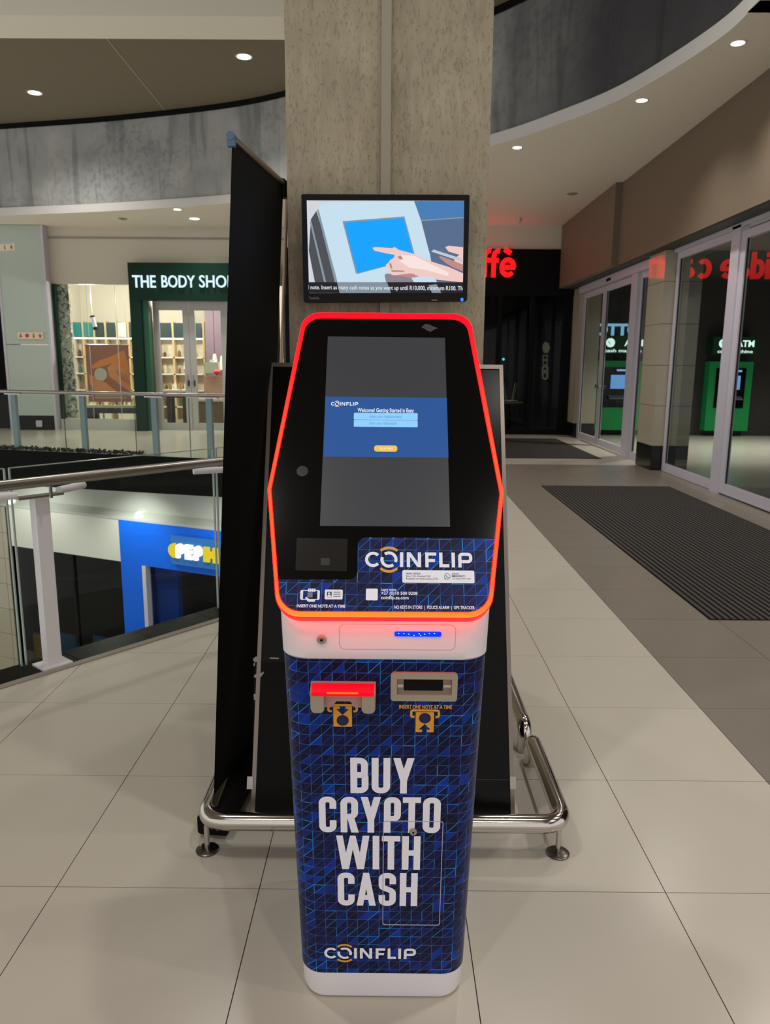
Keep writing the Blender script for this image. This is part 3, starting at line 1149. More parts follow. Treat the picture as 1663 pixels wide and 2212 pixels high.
# service panel, lock, blue light bar on the white collar
mb = MB()
r_ = px_rect(FP, 733, 1348, 985, 1401)
o_ = rrect(*r_, .012, 6); i_ = rrect(r_[0] + .0012, r_[1] + .0012, r_[2] - .0012, r_[3] - .0012, .011, 6)
mb.ring(FP, o_, i_, .0015, .0034)
sp_ = obj('service_panel', mb, mat('panel_gap', c(196, 172, 176), .5), K)
mb = MB()
r_ = px_rect(FP, 852, 1363, 953, 1372)
mb.plate(FP, rrect(*r_, .003, 4), .001, .0055, 0)
for k, (x, y) in enumerate(((861, 1365.5), (872, 1365.5), (883, 1367), (894, 1369.5), (905, 1366), (908, 1369.5), (917, 1367), (927, 1365.5), (938, 1365.5))):
    a_ = FP.px(x, y); mb.flat(FP, circ(a_[0], a_[1], .0014, 12), .006, 1)
obj('indicator_bar', mb, [glow('led_blue', (.0, .03, 1, 1), 1.4), glow('led_blue_dot', (.08, .6, 1, 1), 2.0)], K, label='blue lit indicator bar')


def cam_lock(F, x, y, r, d, parent):
    a_ = F.px(x, y)
    o = F.p(a_[0], a_[1], d)
    b = MB(); b.lathe(o, [(r, 0), (r, .003), (r * .86, .0055), (r * .55, .006), (r * .42, .0058), (r * .40, .0055)], 24, F.n)
    k = obj('lock', b, mat('lock_steel', c(176, 164, 158), .35, metal=.6), parent)
    b = MB(); b.lathe(o, [(r * .30, .002), (r * .30, .0058), (r * .2, .0062)], 16, F.n)
    obj('keyway', b, M_blackmat, k)


cam_lock(FP, 695, 1379, .0098, .003, K)

# bank-note mouth with red window (left)
FPd = lambda pts, d: FP.pxs(pts, 0.0)
mb = MB()
D = .034
tl = FP.px(672, 1473); tr = FP.px(811, 1475)
x0, x1 = FP.px(669, 1500, D)[0], FP.px(811, 1502, D)[0]
yt = FP.px(740, 1476, .008)[1]; yr = FP.px(740, 1501, D)[1]
# housing: sloping hood
hood = lambda x: [FP.p(x, FP.px(740, 1471, .001)[1], .001), FP.p(x, yt + .001, .0075), FP.p(x, yr + .004, D), FP.p(x, yr - .004, D), FP.p(x, yr - .006, .001)]
mb.loft([hood(x0), hood(x1)], 0, True, True, True)
BA = obj('note_mouth', mb, M_cast, K, label='nickel bank-note mouth with a lit red window')
mb = MB()
hA, hB = V((yt + .001, .0075)), V((yr + .004, D))
hn = V((hB.y - hA.y, -(hB.x - hA.x))).normalized() * .0016      # off the slope of the hood
wA, wB = hA + (hB - hA) * .10 + hn, hB + hn
wn = lambda x: [FP.p(x, wA.x, wA.y), FP.p(x, wB.x, wB.y), FP.p(x, yr - .003, D + .0012), FP.p(x, yr - .003, .02), FP.p(x, hA.x - .004, .006)]
mb.loft([wn(x0 + .003), wn(x1 - .003)], 0, True, True, True)
obj('red_window', mb, mat('red_window', (.5, .0, .01, 1), .25, emit=(1, .0, .012, 1), strength=.62), BA)
mb = MB()
mb.plate(Frame(FP.o + FP.n * (D + .0022), FP.u, FP.v), rrect(x0 + .035, yr + .003, x1 - .035, yr + .0062, .001, 3), -.002, .0)
obj('orange_glint', mb, glow('glint_glow', (1, .16, .01, 1), 1.1), BA)  # added glowing strip stands in for orange reflections in the red window
hb = FP.px(740, 1537, D - .006)[1]
for s_ in (0, 1):
    xa = x0 if s_ == 0 else x1 - .029
    mb = MB()
    sh = rpoly([(xa, hb - .002), (xa + .029, hb - .002), (xa + .029, yr + .002), (xa, yr + .002)], [.009, .009, .006, .001] if s_ == 0 else [.009, .009, .001, .006], 6)
    mb.loft([[FP.p(a, b_, .001) for a, b_ in sh], [FP.p(a, b_, D - .006) for a, b_ in sh], [FP.p(xa + .0145 + (a - xa - .0145) * .9, b_ * .96 + .04 * (hb + yr) / 2, D - .001) for a, b_ in sh]], 0, True, True, True)
    obj('cheek', mb, M_cast, BA)
mb = MB()
yl = FP.px(740, 1528, .016)[1]
tr_ = [(x0 + .028, yr), (x1 - .028, yr), (x1 - .028, yl), (x1 - .043, yl), (x1 - .052, yl + .014), (x0 + .052, yl + .014), (x0 + .043, yl), (x0 + .028, yl)]
mb.plate(FP, tr_, .001, .016)
obj('tray', mb, mat('tray', c(196, 150, 146), .45, metal=.2), BA)

# note slot frame (right)
mb = MB()
r_ = px_rect(FP, 843.5, 1451, 988.5, 1510)
h_ = px_rect(FP, 857, 1464, 976, 1497)
o_ = rrect(*r_, .0075, 6); i_ = rrect(*h_, .001, 6)
sm_ = lambda l, k: [((r_[0] + r_[2]) / 2 + (a - (r_[0] + r_[2]) / 2) * k, (r_[1] + r_[3]) / 2 + (b_ - (r_[1] + r_[3]) / 2) * k) for a, b_ in l]
mb.ring(FP, o_, i_, .001, .008)
NS = obj('note_slot', mb, M_cast, K, label='nickel framed slot for notes')
mb = MB(); mb.plate(FP, rect(*h_), .0005, .0018)
obj('slot_pocket', mb, mat('slot_pocket', c(150, 138, 124), .4, metal=.3), NS)
mb = MB(); v_ = px_rect(FP, 872, 1465, 956.5, 1489); mb.plate(FP, rect(*v_), .0018, .0045)
obj('slot_opening', mb, M_blackmat, NS)
for xa, xb in ((h_[0] + .001, v_[0] - .001), (v_[2] + .001, h_[2] - .001)):
    mb = MB(); ym = (h_[1] + h_[3]) / 2
    mb.tube([FP.p(xa, ym, .003), FP.p(xb, ym, .003)], .0042, 10)
    obj('roller', mb, M_cast, NS)

# amber pictograms and printing
mb = MB()
def icon(F, x0, y0, x1, y1, up):
    a = F.px(x0, y1); b_ = F.px(x1, y0)
    w_, h_ = b_[0] - a[0], b_[1] - a[1]
    q = lambda x, y: (a[0] + x * w_, a[1] + y * h_)
    d = .0024
    if up:   # arrow notch at the foot
        mb.flat(F, [q(0, 0), q(.36, 0), q(.36, .13), q(.17, .13), q(.5, .41), q(.83, .13), q(.64, .13), q(.64, 0), q(1, 0), q(1, 1), q(0, 1)], d, 0)
        cc = q(.5, .70)
    else:
        mb.flat(F, [q(0, 0), q(1, 0), q(1, 1), q(.66, 1), q(.66, .86), q(.84, .86), q(.5, .58), q(.16, .86), q(.34, .86), q(.34, 1), q(0, 1)], d, 0)
        cc = q(.5, .31)
    mb.flat(F, circ(cc[0], cc[1], w_ * .33, 24), d + .0004, 1)
    t_ = w_ * .13
    yy = 1.08 if up else 1.06
    hook = [q(.06, .80), q(-.2, .80), q(-.2, yy), q(1.2, yy), q(1.2, .80), q(.94, .80)]
    hook = [q(-.08, .76), q(-.26, .76), q(-.26, yy), q(1.26, yy), q(1.26, .76), q(1.08, .76)]
    quads(mb, F, stroke(rpoly(hook, w_ * .1, 5, False), t_), d, 0)
icon(FP, 720.5, 1524.5, 760, 1568, False)
obj('dispense_pictogram', mb, [M_yellow, M_navy], K)
mb = MB()
icon(FP, 897.5, 1537, 937.5, 1580, True)
obj('insert_pictogram', mb, [M_yellow, M_navy], K)
mb = MB()
px_text(mb, FP, 'INSERT ONE NOTE AT A TIME', 862, 1522, 976, 1529.5, .0024, 0, .03)
obj('lettering', mb, M_yellow, K)
mb = MB()
S36 = 1 / 3.615
for word, y0, y1, oy, spans in (('BUY', 57, 333, 1620, ((567, 708), (733, 878), (900, 1065))), ('CRYPTO', 362, 640, 1620, ((322, 458), (490, 632), (648, 805), (828, 960), (975, 1115), (1132, 1270))),
                                ('WITH', 665, 927, 1620, ((458, 715), (738, 795), (812, 955), (970, 1112))), ('CASH', 14, 270, 1880, ((468, 600), (615, 765), (787, 922), (952, 1090)))):
    for ch, (xa, xb) in zip(word, spans):
        xm = 600 + (xa + xb) / 2 * S36
        dy = (xm - 822) * .009
        ya = oy + y0 * S36; yb2 = oy + y1 * S36
        ym = (ya + yb2) / 2
        A_ = FP.px(600 + xa * S36, ym); B_ = FP.px(600 + xb * S36, ym)
        T_ = FP.px(822, ya); Bo = FP.px(822, yb2)
        quads(mb, FP, glyph(ch, A_[0], B_[0], Bo[1], T_[1], .0147), .0024)
obj('slogan', mb, M_letter, K, label='big white slogan lettering')
logo(FP, 744.5, 2057, 28.6, .0024, [M_letter, M_yellow], K)
# access door in the front
mb = MB()
dq = [(829, 1771), (958.5, 1772.5), (948.5, 1998), (824.5, 1995.5)]
P_ = FP.pxs(dq)
xs_ = ((P_[0][0] + P_[3][0]) / 2, (P_[1][0] + P_[2][0]) / 2); ys_ = ((P_[2][1] + P_[3][1]) / 2, (P_[0][1] + P_[1][1]) / 2)
o_ = rrect(xs_[0], ys_[0], xs_[1], ys_[1], .006, 5); i_ = rrect(xs_[0] + .0016, ys_[0] + .0016, xs_[1] - .0016, ys_[1] - .0016, .005, 5)
mb.ring(FP, o_, i_, .0012, .0030)
AD = obj('door_gap', mb, mat('door_gap', c(176, 172, 190), .5), K, label='pale outline of the small access door')
cam_lock(FP, 892.5, 1794, .0085, .0018, K)

# ------------------------------------------------------------------ wall monitor
YT = 2.86
FT = Frame((0, YT, 1.5), (1, 0, 0), (0, 0, 1))
TV = thing('monitor', 'black flat monitor on the column showing a hand at a touch screen', 'monitor', (atY(832, 650, YT).x, YT + .03, atY(832, 650, YT).z))
to = rpoly(FT.pxs([(651, 420), (1014, 421.5), (1008.5, 650.5), (656, 653)]), .006, 4)
ti = rpoly(FT.pxs([(662.5, 433), (1002.5, 433.5), (999.5, 633), (667, 633.5)]), .001, 4)
mb = MB(); mb.ring(FT, to, ti, -.035, .006)
mb.plate(FT, to, -.04, -.01)
obj('bezel', mb, mat('tv_bezel', c(14, 12, 16), .35, spec=.15, vary=.05), TV)
mb = MB(); mb.box(atY(760, 550, YT).x, atY(900, 550, YT).x, YT + .04, YC + .012, atY(832, 600, YT).z, atY(832, 480, YT).z)
obj('wall_bracket', mb, M_blackmat, TV)
E_ = lambda n, col, s_=1.0: glow(n, col, s_)
pm = [E_('tv_wall', (.62, .66, .70, 1)), E_('tv_case', (.56, .74, .86, 1)), E_('tv_side', (.07, .075, .09, 1)), E_('tv_touch', (.0, .36, 1.0, 1)), E_('tv_blue', (.06, .20, .46, 1)), E_('tv_skin', (.86, .58, .54, 1)),
      E_('tv_bluegrey', (.09, .15, .27, 1)), E_('tv_phone', (.55, .57, .62, 1)), E_('tv_ticker', (.012, .012, .016, 1)), E_('tv_shadow', (.26, .22, .27, 1)), E_('tv_text', (.72, .80, .85, 1)), E_('tv_skin_dark', (.52, .25, .22, 1)), E_('tv_ring', (.40, .27, .12, 1)), E_('tv_skin_light', (.93, .76, .74, 1)), E_('tv_tickerlight', (.22, .28, .33, 1)), E_('tv_edge', (.24, .30, .34, 1))]
sc = 1 / 4.264
T = lambda pts: FT.pxs([(640 + x * sc, 410 + y * sc) for x, y in pts])
mb = MB()
scr = T([(95, 98), (1548, 102), (1533, 952), (118, 952)])
mb.flat(FT, scr, .0000, 0)
lay = [(4, [(1085, 103), (1548, 103), (1545, 255), (1150, 285)]), (6, [(1150, 285), (1545, 255), (1535, 850), (1250, 850), (1240, 640)]), (15, [(1150, 279), (1545, 250), (1545, 261), (1150, 289)]),
       (2, [(135, 270), (185, 195), (400, 900), (180, 900), (115, 560)]), (15, [(125, 300), (140, 292), (275, 850), (255, 850)]), (15, [(190, 190), (205, 180), (405, 952), (380, 952)]),
       (1, [(205, 170), (240, 122), (1030, 105), (1080, 122), (1105, 180), (1232, 600), (1225, 660), (1330, 952), (405, 952)]),
       (15, [(425, 290), (995, 246), (1088, 590), (1070, 640), (565, 775), (548, 770)]), (3, [(440, 302), (988, 260), (1075, 590), (1060, 640), (570, 766), (558, 762)]),
       (9, [(812, 790), (830, 770), (1050, 800), (1095, 870), (860, 945), (830, 870)]),
       (5, [(700, 535), (730, 527), (880, 540), (905, 527), (945, 555), (1080, 590), (1180, 640), (1300, 680), (1400, 710), (1535, 770), (1533, 852), (1300, 830), (1225, 800), (1140, 800), (1060, 812), (1000, 800), (880, 785), (855, 765), (858, 740), (830, 715), (825, 690), (850, 670), (860, 650), (900, 625), (905, 600), (820, 585), (720, 562)]),
       (13, [(960, 600), (1090, 610), (1250, 690), (1400, 760), (1400, 800), (1200, 740), (1050, 720), (950, 660)]), (11, [(930, 620), (960, 605), (985, 640), (955, 645)]), (11, [(870, 740), (985, 745), (1000, 758), (880, 757)]), (11, [(890, 790), (1060, 770), (1130, 800), (1060, 812), (1000, 800)]),
       (12, [(855, 680), (872, 676), (886, 725), (872, 730)]),
       (5, [(1370, 530), (1400, 518), (1535, 530), (1533, 690), (1470, 690), (1450, 640), (1500, 600), (1400, 570)]), (11, [(1310, 620), (1330, 612), (1533, 690), (1530, 752), (1450, 720), (1380, 680)]),
       (7, [(1240, 570), (1265, 552), (1535, 640), (1533, 668)])]
for k, (mi, pts) in enumerate(lay):
    mb.flat(FT, T(pts), .00025 * (k + 1), mi)
k = len(lay) + 1
mb.flat(FT, T([(115, 852), (1535, 852), (1533, 952), (118, 952)]), .00025 * k, 8)
mb.flat(FT, T([(375, 852), (835, 852), (872, 952), (400, 952)]), .00025 * (k + 1), 14)
mb.flat(FT, T([(1215, 880), (1290, 870), (1335, 952), (1250, 952)]), .00025 * (k + 1), 14)
px_text(mb, FT, 'l note. Insert as many cash notes as you want up until R10,000, minimum R100. Th', 640 + 112 * sc, 410 + 888 * sc, 640 + 1530 * sc, 410 + 930 * sc, .00025 * (k + 3), 10, .01)
obj('screen', mb, pm, TV)
mb = MB()
px_text(mb, FT, 'Teefolda', 667, 641, 690, 647, .0066, 0, .02)
obj('maker_name', mb, mat('grey_print', c(110, 98, 104), .5), TV)
mb = MB(); q = FT.px(997.5, 647.5)
mb.plate(FT, circ(q[0], q[1], .0055, 14, ry=.0065), .005, .0072)
obj('power_light', mb, glow('power_blue', (.03, .2, 1, 1), 1.6), TV)
mb = MB(); mb.plate(FT, FT.pxs([(932, 648), (944, 648), (944, 649.2), (932, 649.2)]), .006, .0066)
obj('buttons', mb, M_steel, TV)

# ------------------------------------------------------------------ leaning display panel behind the kiosk
pb = V((0, 2.26, .03)); pt = V((0, 2.865, 1.5))
FB = Frame(pb, (1, 0, 0), pt - pb)
PN = thing('leaning_poster', 'large black framed poster panel leaning back against the column', 'panel', (0, 2.3, 0))
co = FB.pxs([(582, 784), (1086, 789), (1113, 1796), (540, 1796)])
hw1, hw0 = co[0], co[1]
mb = MB(); ins = [(a + (.014 if a < 0 else -.014), b_ + (.014 if i > 1 else -.016)) for i, (a, b_) in enumerate(co)]
mb.plate(FB, ins, -.022, -.002)
obj('board', mb, mat('panel_black', c(8, 7, 7), .2, spec=.13, vary=.05), PN)
ed = lambda a, b_, c_, d_: [a, b_, c_, d_]
names = ('top_rail', 'side_rail', 'bottom_rail', 'side_rail')
for i in range(4):
    j = (i + 1) % 4
    mb = MB(); mb.plate(FB, [co[i], co[j], ins[j], ins[i]], -.026, .004)
    obj(names[i], mb, M_alu if i != 2 else M_blackmat, PN)
# bracket bands near the foot
for sx in (0, 1):
    a_ = FB.px(541 if sx == 0 else 1107, 1690)
    mb = MB(); mb.plate(FB, rect(a_[0] - .010, a_[1] - .02, a_[0] + .010, a_[1] + .02), .004, .009)
    obj('clip', mb, M_steel, PN)
mb = MB(); y_ = FB.px(830, 1682)[1]
mb.plate(FB, rect(ins[3][0] + .004, y_ - .001, ins[2][0] - .004, y_ + .001), -.002, .0005)
obj('crease', mb, mat('crease', c(34, 31, 30), .4), PN)
# worn black sheet hung over the left foot of the panel
lw = FB.pxs([(549, 1432), (560, 1421), (566, 1431), (600, 1430), (655, 1433), (655, 1752), (545, 1752)])
mb = MB(); mb.plate(FB, lw, .001, .003)
LS = obj('cover_sheet', mb, mat('cover_sheet', c(13, 12, 12), .5, spec=.12, vary=.1), PN, label='worn black sheet over the left foot of the panel')
mb = MB()
for pts in ([(547, 1423), (553, 1418), (562, 1421), (560, 1426), (552, 1431), (548, 1428)], [(583, 1420), (603, 1421), (602, 1423.5), (583, 1423)], [(548, 1462), (551, 1457), (569, 1452), (567, 1449), (571, 1453), (564, 1462), (556, 1466)], [(548, 1500), (552, 1498), (553, 1511), (549, 1512)], [(548, 1433), (551, 1431), (551, 1438), (548, 1439)]):
    mb = MB(); mb.flat(FB, FB.pxs(pts), .0038)
    obj('tear', mb, mat('torn_edge', c(165, 160, 158), .6), LS)

# ------------------------------------------------------------------ roll-up banner seen edge-on
nb, nt_, fb, ft = V((-.553, 2.19, .085)), V((-.458, 2.396, 2.166)), V((-.50, 2.80, .085)), V((-.389, 3.0, 2.166))
nt_ = atY(502, 297, 2.396); ft = atY(611.5, 396, 3.0); nb = atY(462, 1762, 2.21)
nb.z = .085
fb = nb + (ft - nt_); fb.z = .085
BN = thing('rollup_banner', 'tall black roll-up banner seen edge-on beside the column', 'banner', (nb.x, (nb.y + fb.y) / 2, 0))
sd = (fb - nb).normalized(); sn = V((sd.y, -sd.x, 0)).normalized()
mb = MB()
R_, C_ = 8, 4
front_l = [[nb.lerp(fb, i / C_).lerp(nt_.lerp(ft, i / C_), r / R_) + sn * .0008 for i in range(C_ + 1)] for r in range(R_ + 1)]
back_l = [[p - sn * .0016 for p in l] for l in front_l]
mb.loft(front_l, 0, False); mb.loft(back_l, 0, False)
obj('sheet', mb, M_fabric, BN)
e_ = (ft - nt_).normalized()
mb = MB(); mb.tube([nt_ - e_ * .004, ft + e_ * .004], .0105, 12)
obj('top_rail', mb, mat('banner_rail', c(150, 132, 118), .35, metal=.8), BN)
mb = MB(); mb.tube([nt_ - e_ * .022, nt_ + e_ * .002], .0125, 12)
mb.box(nt_.x - .013, nt_.x + .009, nt_.y - .02, nt_.y + .004, nt_.z - .028, nt_.z)
obj('end_cap', mb, mat('blue_cap', c(78, 108, 140), .45), BN, label='blue plastic end cap')
mb = MB(); mb.tube([ft - e_ * .012, ft + e_ * .02], .016, 12); mb.box(ft.x - .012, ft.x + .016, ft.y - .01, ft.y + .03, ft.z - .05, ft.z + .005)
obj('pole_clamp', mb, M_blackmat, BN)
mb = MB(); pf = fb + sd * .012; pt_ = ft + e_ * .014
mb.tube([pf + V((.012, 0, -.02)), pt_ + V((.012, 0, -.02))], .0065, 10)
obj('pole', mb, mat('pole', c(165, 140, 122), .3, metal=.8), BN)
mb = MB()
o_ = nb - sd * .03 - sn * .045; o_.z = .012
q = rpoly([(0, 0), (.10, 0), (.10, .06), (.075, .085), (.02, .085), (0, .06)], .012, 4)
ln = (fb - nb).length + .06
mb.loft([[o_ + sn * a + V((0, 0, b_)) for a, b_ in q], [o_ + sd * ln + sn * a + V((0, 0, b_)) for a, b_ in q]], 0, True, True, True)
CS = obj('cassette', mb, M_blackmat, BN)
for a, z in ((.035, .055), (.065, .02)):
    mb = MB(); mb.cyl(o_ + sn * a + V((0, 0, z)) - sd * .002, o_ + sn * a + V((0, 0, z)) + sd * .002, .004, seg=10)
    obj('screw', mb, M_steel, CS)
for tt in (.08, ln - .1):
    mb = MB(); p_ = o_ + sd * tt + sn * .02; mb.box(p_.x - .02, p_.x + .10, p_.y - .015, p_.y + .015, 0, .013)
    obj('foot', mb, M_blackmat, CS)


# ------------------------------------------------------------------ chrome guard rails round the column
def round_path(pts, r, seg=7):
    out = []
    n = len(pts)
    for i in range(n):
        p = V(pts[i])
        if i in (0, n - 1):
            out.append(p); continue
        a = (V(pts[i - 1]) - p); b_ = (V(pts[i + 1]) - p)
        t = min(r, a.length * .49, b_.length * .49)
        p1 = p + a.normalized() * t; p2 = p + b_.normalized() * t
        for k in range(seg + 1):
            s_ = k / seg
            out.append((p1 * (1 - s_) + p * s_) * (1 - s_) + (p * (1 - s_) + p2 * s_) * s_)
    return out


YR, ZR, RR = 2.115, .105, .0285
XL, XR = atY(428, 1745, YR + .05).x + RR, atY(1232, 1760, YR + .05).x - RR
legR = atZ(1148, 1650, 0.0)
YE = legR.y
GR = thing('guard_rail', 'front chrome tube guard rail round the foot of the panel', 'rail', ((XL + XR) / 2, YR, 0), 'chrome guard rails round the column')
mb = MB()
mb.tube(round_path([(XL, YE, .0), (XL, YE, ZR), (XL, YR, ZR), (XR, YR, ZR), (XR, YE, ZR), (XR, YE, .0)], .075, 9), RR, 18)
obj('tube', mb, M_chrome, GR)
for x, y in ((449, 1834), (1205, 1845)):
    p = atZ(x, y, 0); p.y = YR + .005
    mb = MB(); mb.lathe((p.x, p.y, 0), [(.036, .0), (.036, .004), (.03, .007), (.008, .008)], 24)
    f_ = obj('foot', mb, mat('dull_chrome', c(120, 114, 108), .28, metal=1.0), GR)
    mb = MB(); mb.cyl((p.x, p.y, .007), (p.x, p.y, ZR - .02), .0085, seg=12)
    obj('stem', mb, M_chrome, f_)
GR2 = thing('guard_rail', 'rear chrome tube guard rail beside the column, behind the front one', 'rail', ((XL + XR) / 2, YE + .7, 0), 'chrome guard rails round the column')
mb = MB()
y2 = YE + .10
mb.tube(round_path([(XL, y2, .0), (XL, y2, ZR), (XL, 4.15, ZR), (XR - .01, 4.15, ZR), (XR - .01, y2, ZR), (XR - .01, y2, .0)], .09, 9), RR, 18)
obj('tube', mb, M_chrome, GR2)

# ------------------------------------------------------------------ near glass railing
M_post = mat('post_paint', c(228, 225, 230), .4, vary=.03)
RA = thing('glass_railing', 'near glass balustrade with a round steel handrail at the void edge', 'railing', kp(.5, .14) + (0,), 'glass balustrades round the void')
def rp(t, off, z):
    q = kp(t, off); return V((q[0], q[1], z))
hr0 = atZ(0, 1050, .955); hr1 = atZ(473, 997, .955)
hd = (hr1 - hr0); 
mb = MB(); mb.tube([hr0 - hd * 1.2, hr0, hr1, hr1 + hd * 1.05], .0255, 16)
obj('handrail', mb, M_steel, RA)
b0 = atZ(128, 1440, 0.01)
tP = (V((b0.x, b0.y)) - V(KA[:2])).dot(kd)
glo = 0.19
edges_t = (-1.25, tP - .10, tP + 1.12, tP + 2.3)
for i, (ta, tb) in enumerate(zip(edges_t, edges_t[1:])):
    mb = MB(); q = [rp(ta + .012, glo, -.25), rp(tb - .012, glo, -.25), rp(tb - .012, glo + .012, -.25), rp(ta + .012, glo + .012, -.25)]
    mb.loft([q, [p + V((0, 0, 1.25)) for p in q]], 0, True, True, True)
    gp = obj('glass_pane', mb, M_glass, RA)
    mb = MB()
    for tt in (ta + .012, tb - .012):
        mb.obox(rp(tt - .003, glo - .001, -.25), (V((kd.x, kd.y, 0)) * .006, V((-kn[0], -kn[1], 0)) * .014, V((0, 0, 1.25))))
    mb.obox(rp(ta + .012, glo - .001, 1.0), (V((kd.x, kd.y, 0)) * (tb - ta - .024), V((-kn[0], -kn[1], 0)) * .014, V((0, 0, .004))))
    obj('pane_edge', mb, mat('glass_edge', c(150, 165, 158), .25), gp)
hz = lambda t: hr0 + hd * ((rp(t, 0, 0) - rp(0, 0, 0)).length / hd.length * (1 if t >= 0 else -1))
kd3 = V((kd.x, kd.y, 0)); kn3 = V((kn[0], kn[1], 0))
for i, t in enumerate((tP, tP + 1.22)):
    bse = rp(t, .10, 0)
    mb = MB()
    mb.obox(bse - kd3 * .035 - kn3 * .03, (kd3 * .07, kn3 * .06, V((0, 0, .862))))
    ps = obj('post', mb, M_post, RA)
    mb = MB(); mb.obox(bse - kd3 * .075 - kn3 * .06 + V((0, 0, .004)), (kd3 * .15, kn3 * .12, V((0, 0, .010))))
    obj('base_plate', mb, M_post, ps)
    mb = MB(); mb.obox(bse - kd3 * .11 - kn3 * .03 + V((0, 0, .862)), (kd3 * .22, kn3 * .06, V((0, 0, .010))))
    obj('top_plate', mb, M_steel, ps)
    mb = MB()
    hp = hr0 + (hr1 - hr0) * ((V((bse.x, bse.y, 0)) - V((hr0.x, hr0.y, 0))).dot(hd.normalized()) / hd.length)
    mb.cyl((hp.x, hp.y, .872), (hp.x, hp.y, .94), .008, seg=10)
    obj('spigot', mb, M_steel, ps)
    for sg in (-1, 1):
        c0 = bse + kd3 * (.10 * sg) + V((0, 0, .882)); c1 = c0 + kd3 * (.17 * sg) - kn3 * .075
        mb = MB(); mb.cyl(c0, c1, .019, seg=14)
        obj('clamp', mb, M_post, ps)

# ------------------------------------------------------------------ far glass railing
FPB = [V((farp(t)[0], farp(t)[1], 0)) for t in (-1.5, 8)]
fd3 = V((fd.x, fd.y, 0)); fn3 = V((-fd.y, fd.x, 0))
if fn3.y > 0:
    fn3 = -fn3
RB = thing('glass_railing', 'far glass balustrade with grey posts in front of the green shop', 'railing', FAR[0], 'glass balustrades round the void')
yo = FAR[0]
mb = MB(); q0 = FAR[0] - fd3 * 2.5 - fn3 * .12; q1 = FAR[0] + fd3 * 8 - fn3 * .12
mb.tube([q0 + V((0, 0, 1.0)), q1 + V((0, 0, 1.0))], .03, 12)
obj('handrail', mb, M_steel, RB)
M_gpost = mat('grey_post', c(128, 146, 156), .45)
px_posts = (20, 168, 322, 441)
ts = []
for x in px_posts:
    # where the post's foot meets the floor edge
    best = min((abs((V((farp(t_ * .01)[0], farp(t_ * .01)[1], 0)) - CAM).dot(RT) / (V((farp(t_ * .01)[0], farp(t_ * .01)[1], 0)) - CAM).dot(fwd) * FPX + W / 2 - x - 8), t_ * .01) for t_ in range(-200, 900))
    ts.append(best[1])
for t_ in ts + [ts[0] + 1.25, ts[-1] - 1.25]:
    p = V((farp(t_)[0], farp(t_)[1], 0)) - fn3 * .12
    mb = MB(); mb.obox(p - fd3 * .05 - fn3 * .03, (fd3 * .10, fn3 * .06, V((0, 0, .95))))
    ps = obj('post', mb, M_gpost, RB)
    mb = MB(); mb.obox(p - fd3 * .16 - fn3 * .04 + V((0, 0, .95)), (fd3 * .32, fn3 * .08, V((0, 0, .02))))
    obj('top_plate', mb, M_post, ps)
for i, (ta, tb) in enumerate(((ts[3] - 1.25, ts[3] + .3), (ts[3] + .31, ts[2] + .3), (ts[2] + .31, ts[1] + .3), (ts[1] + .31, ts[0] + .3), (ts[0] + .31, ts[0] + 1.5))):
    q = V((farp(ta)[0], farp(ta)[1], -.05)); r_ = V((farp(tb)[0], farp(tb)[1], -.05))
    mb = MB(); mb.obox(q - fn3 * .02, (r_ - q, fn3 * -.012, V((0, 0, 1.0))))
    gp = obj('glass_pane', mb, M_glass, RB)
    mb = MB(); mb.obox(q - fn3 * .019, (fd3 * .008, fn3 * -.014, V((0, 0, 1.0))))
    obj('pane_edge', mb, mat('glass_edge_dark', c(58, 66, 62), .3), gp)
# slab edge of the far walkway
M_slab = mat('slab_edge', c(11, 13, 12), .6, spec=.08, vary=.3, vscale=2)
mb = MB()
q = [V((p[0], p[1], 0)) for p in (farp(-3.5), farp(10))]
mb.obox(q[0] + V((0, 0, -.62)), (q[1] - q[0], -fn3 * .35, V((0, 0, .615))))
struct('wall_slab_edge', mb, M_slab, 'black slab edge of the far walkway')

# low planting along the far edge
rn = random.Random(5)
mb = MB()
for i in range(1300):
    t_ = rn.uniform(1.2, 6.5)
    p = V((farp(t_)[0], farp(t_)[1], 0)) - fn3 * rn.uniform(-.04, .16) + fn3 * -.06 + V((0, 0, rn.uniform(-.02, .05)))
    a = V((rn.uniform(-1, 1), rn.uniform(-1, 1), rn.uniform(-.3, 1))).normalized() * rn.uniform(.02, .045)
    b_ = a.cross(V((rn.uniform(-1, 1), rn.uniform(-1, 1), rn.uniform(-1, 1)))).normalized() * rn.uniform(.012, .03)
    mb.face([p - a, p + b_, p + a, p - b_], 1 if (rn.random() < .05 and t_ > 2.0 and t_ < 4.2) else 0)
pl = obj('planting', mb, [mat('dark_leaf', c(16, 30, 18), .6, spec=.2), mat('red_bloom', c(190, 70, 50), .6)], kind='stuff')
tag(pl, 'low dark planting with a few red blooms along the far walkway edge', 'plants')

# ------------------------------------------------------------------ right-hand wall: fascia, doors, tiled pier
XW, XF1, XF2, ZF = 4.02, 3.62, 3.73, 3.12
yj = atX(1345, 402, XF2).y
mb = MB()
mb.box(XF2, 4.6, -4, yj, ZF, ZC - .004)
mb.box(XF1, 4.6, yj, 16.73, ZF, ZC - .004)
struct('wall_right', mb, M_brown, 'brown fascia above the glass doors')
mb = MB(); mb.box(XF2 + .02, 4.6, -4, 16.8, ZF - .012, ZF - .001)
struct('trim_5', mb, mat('dark_soffit', c(66, 62, 52), .6), 'dark soffit under the brown fascia')
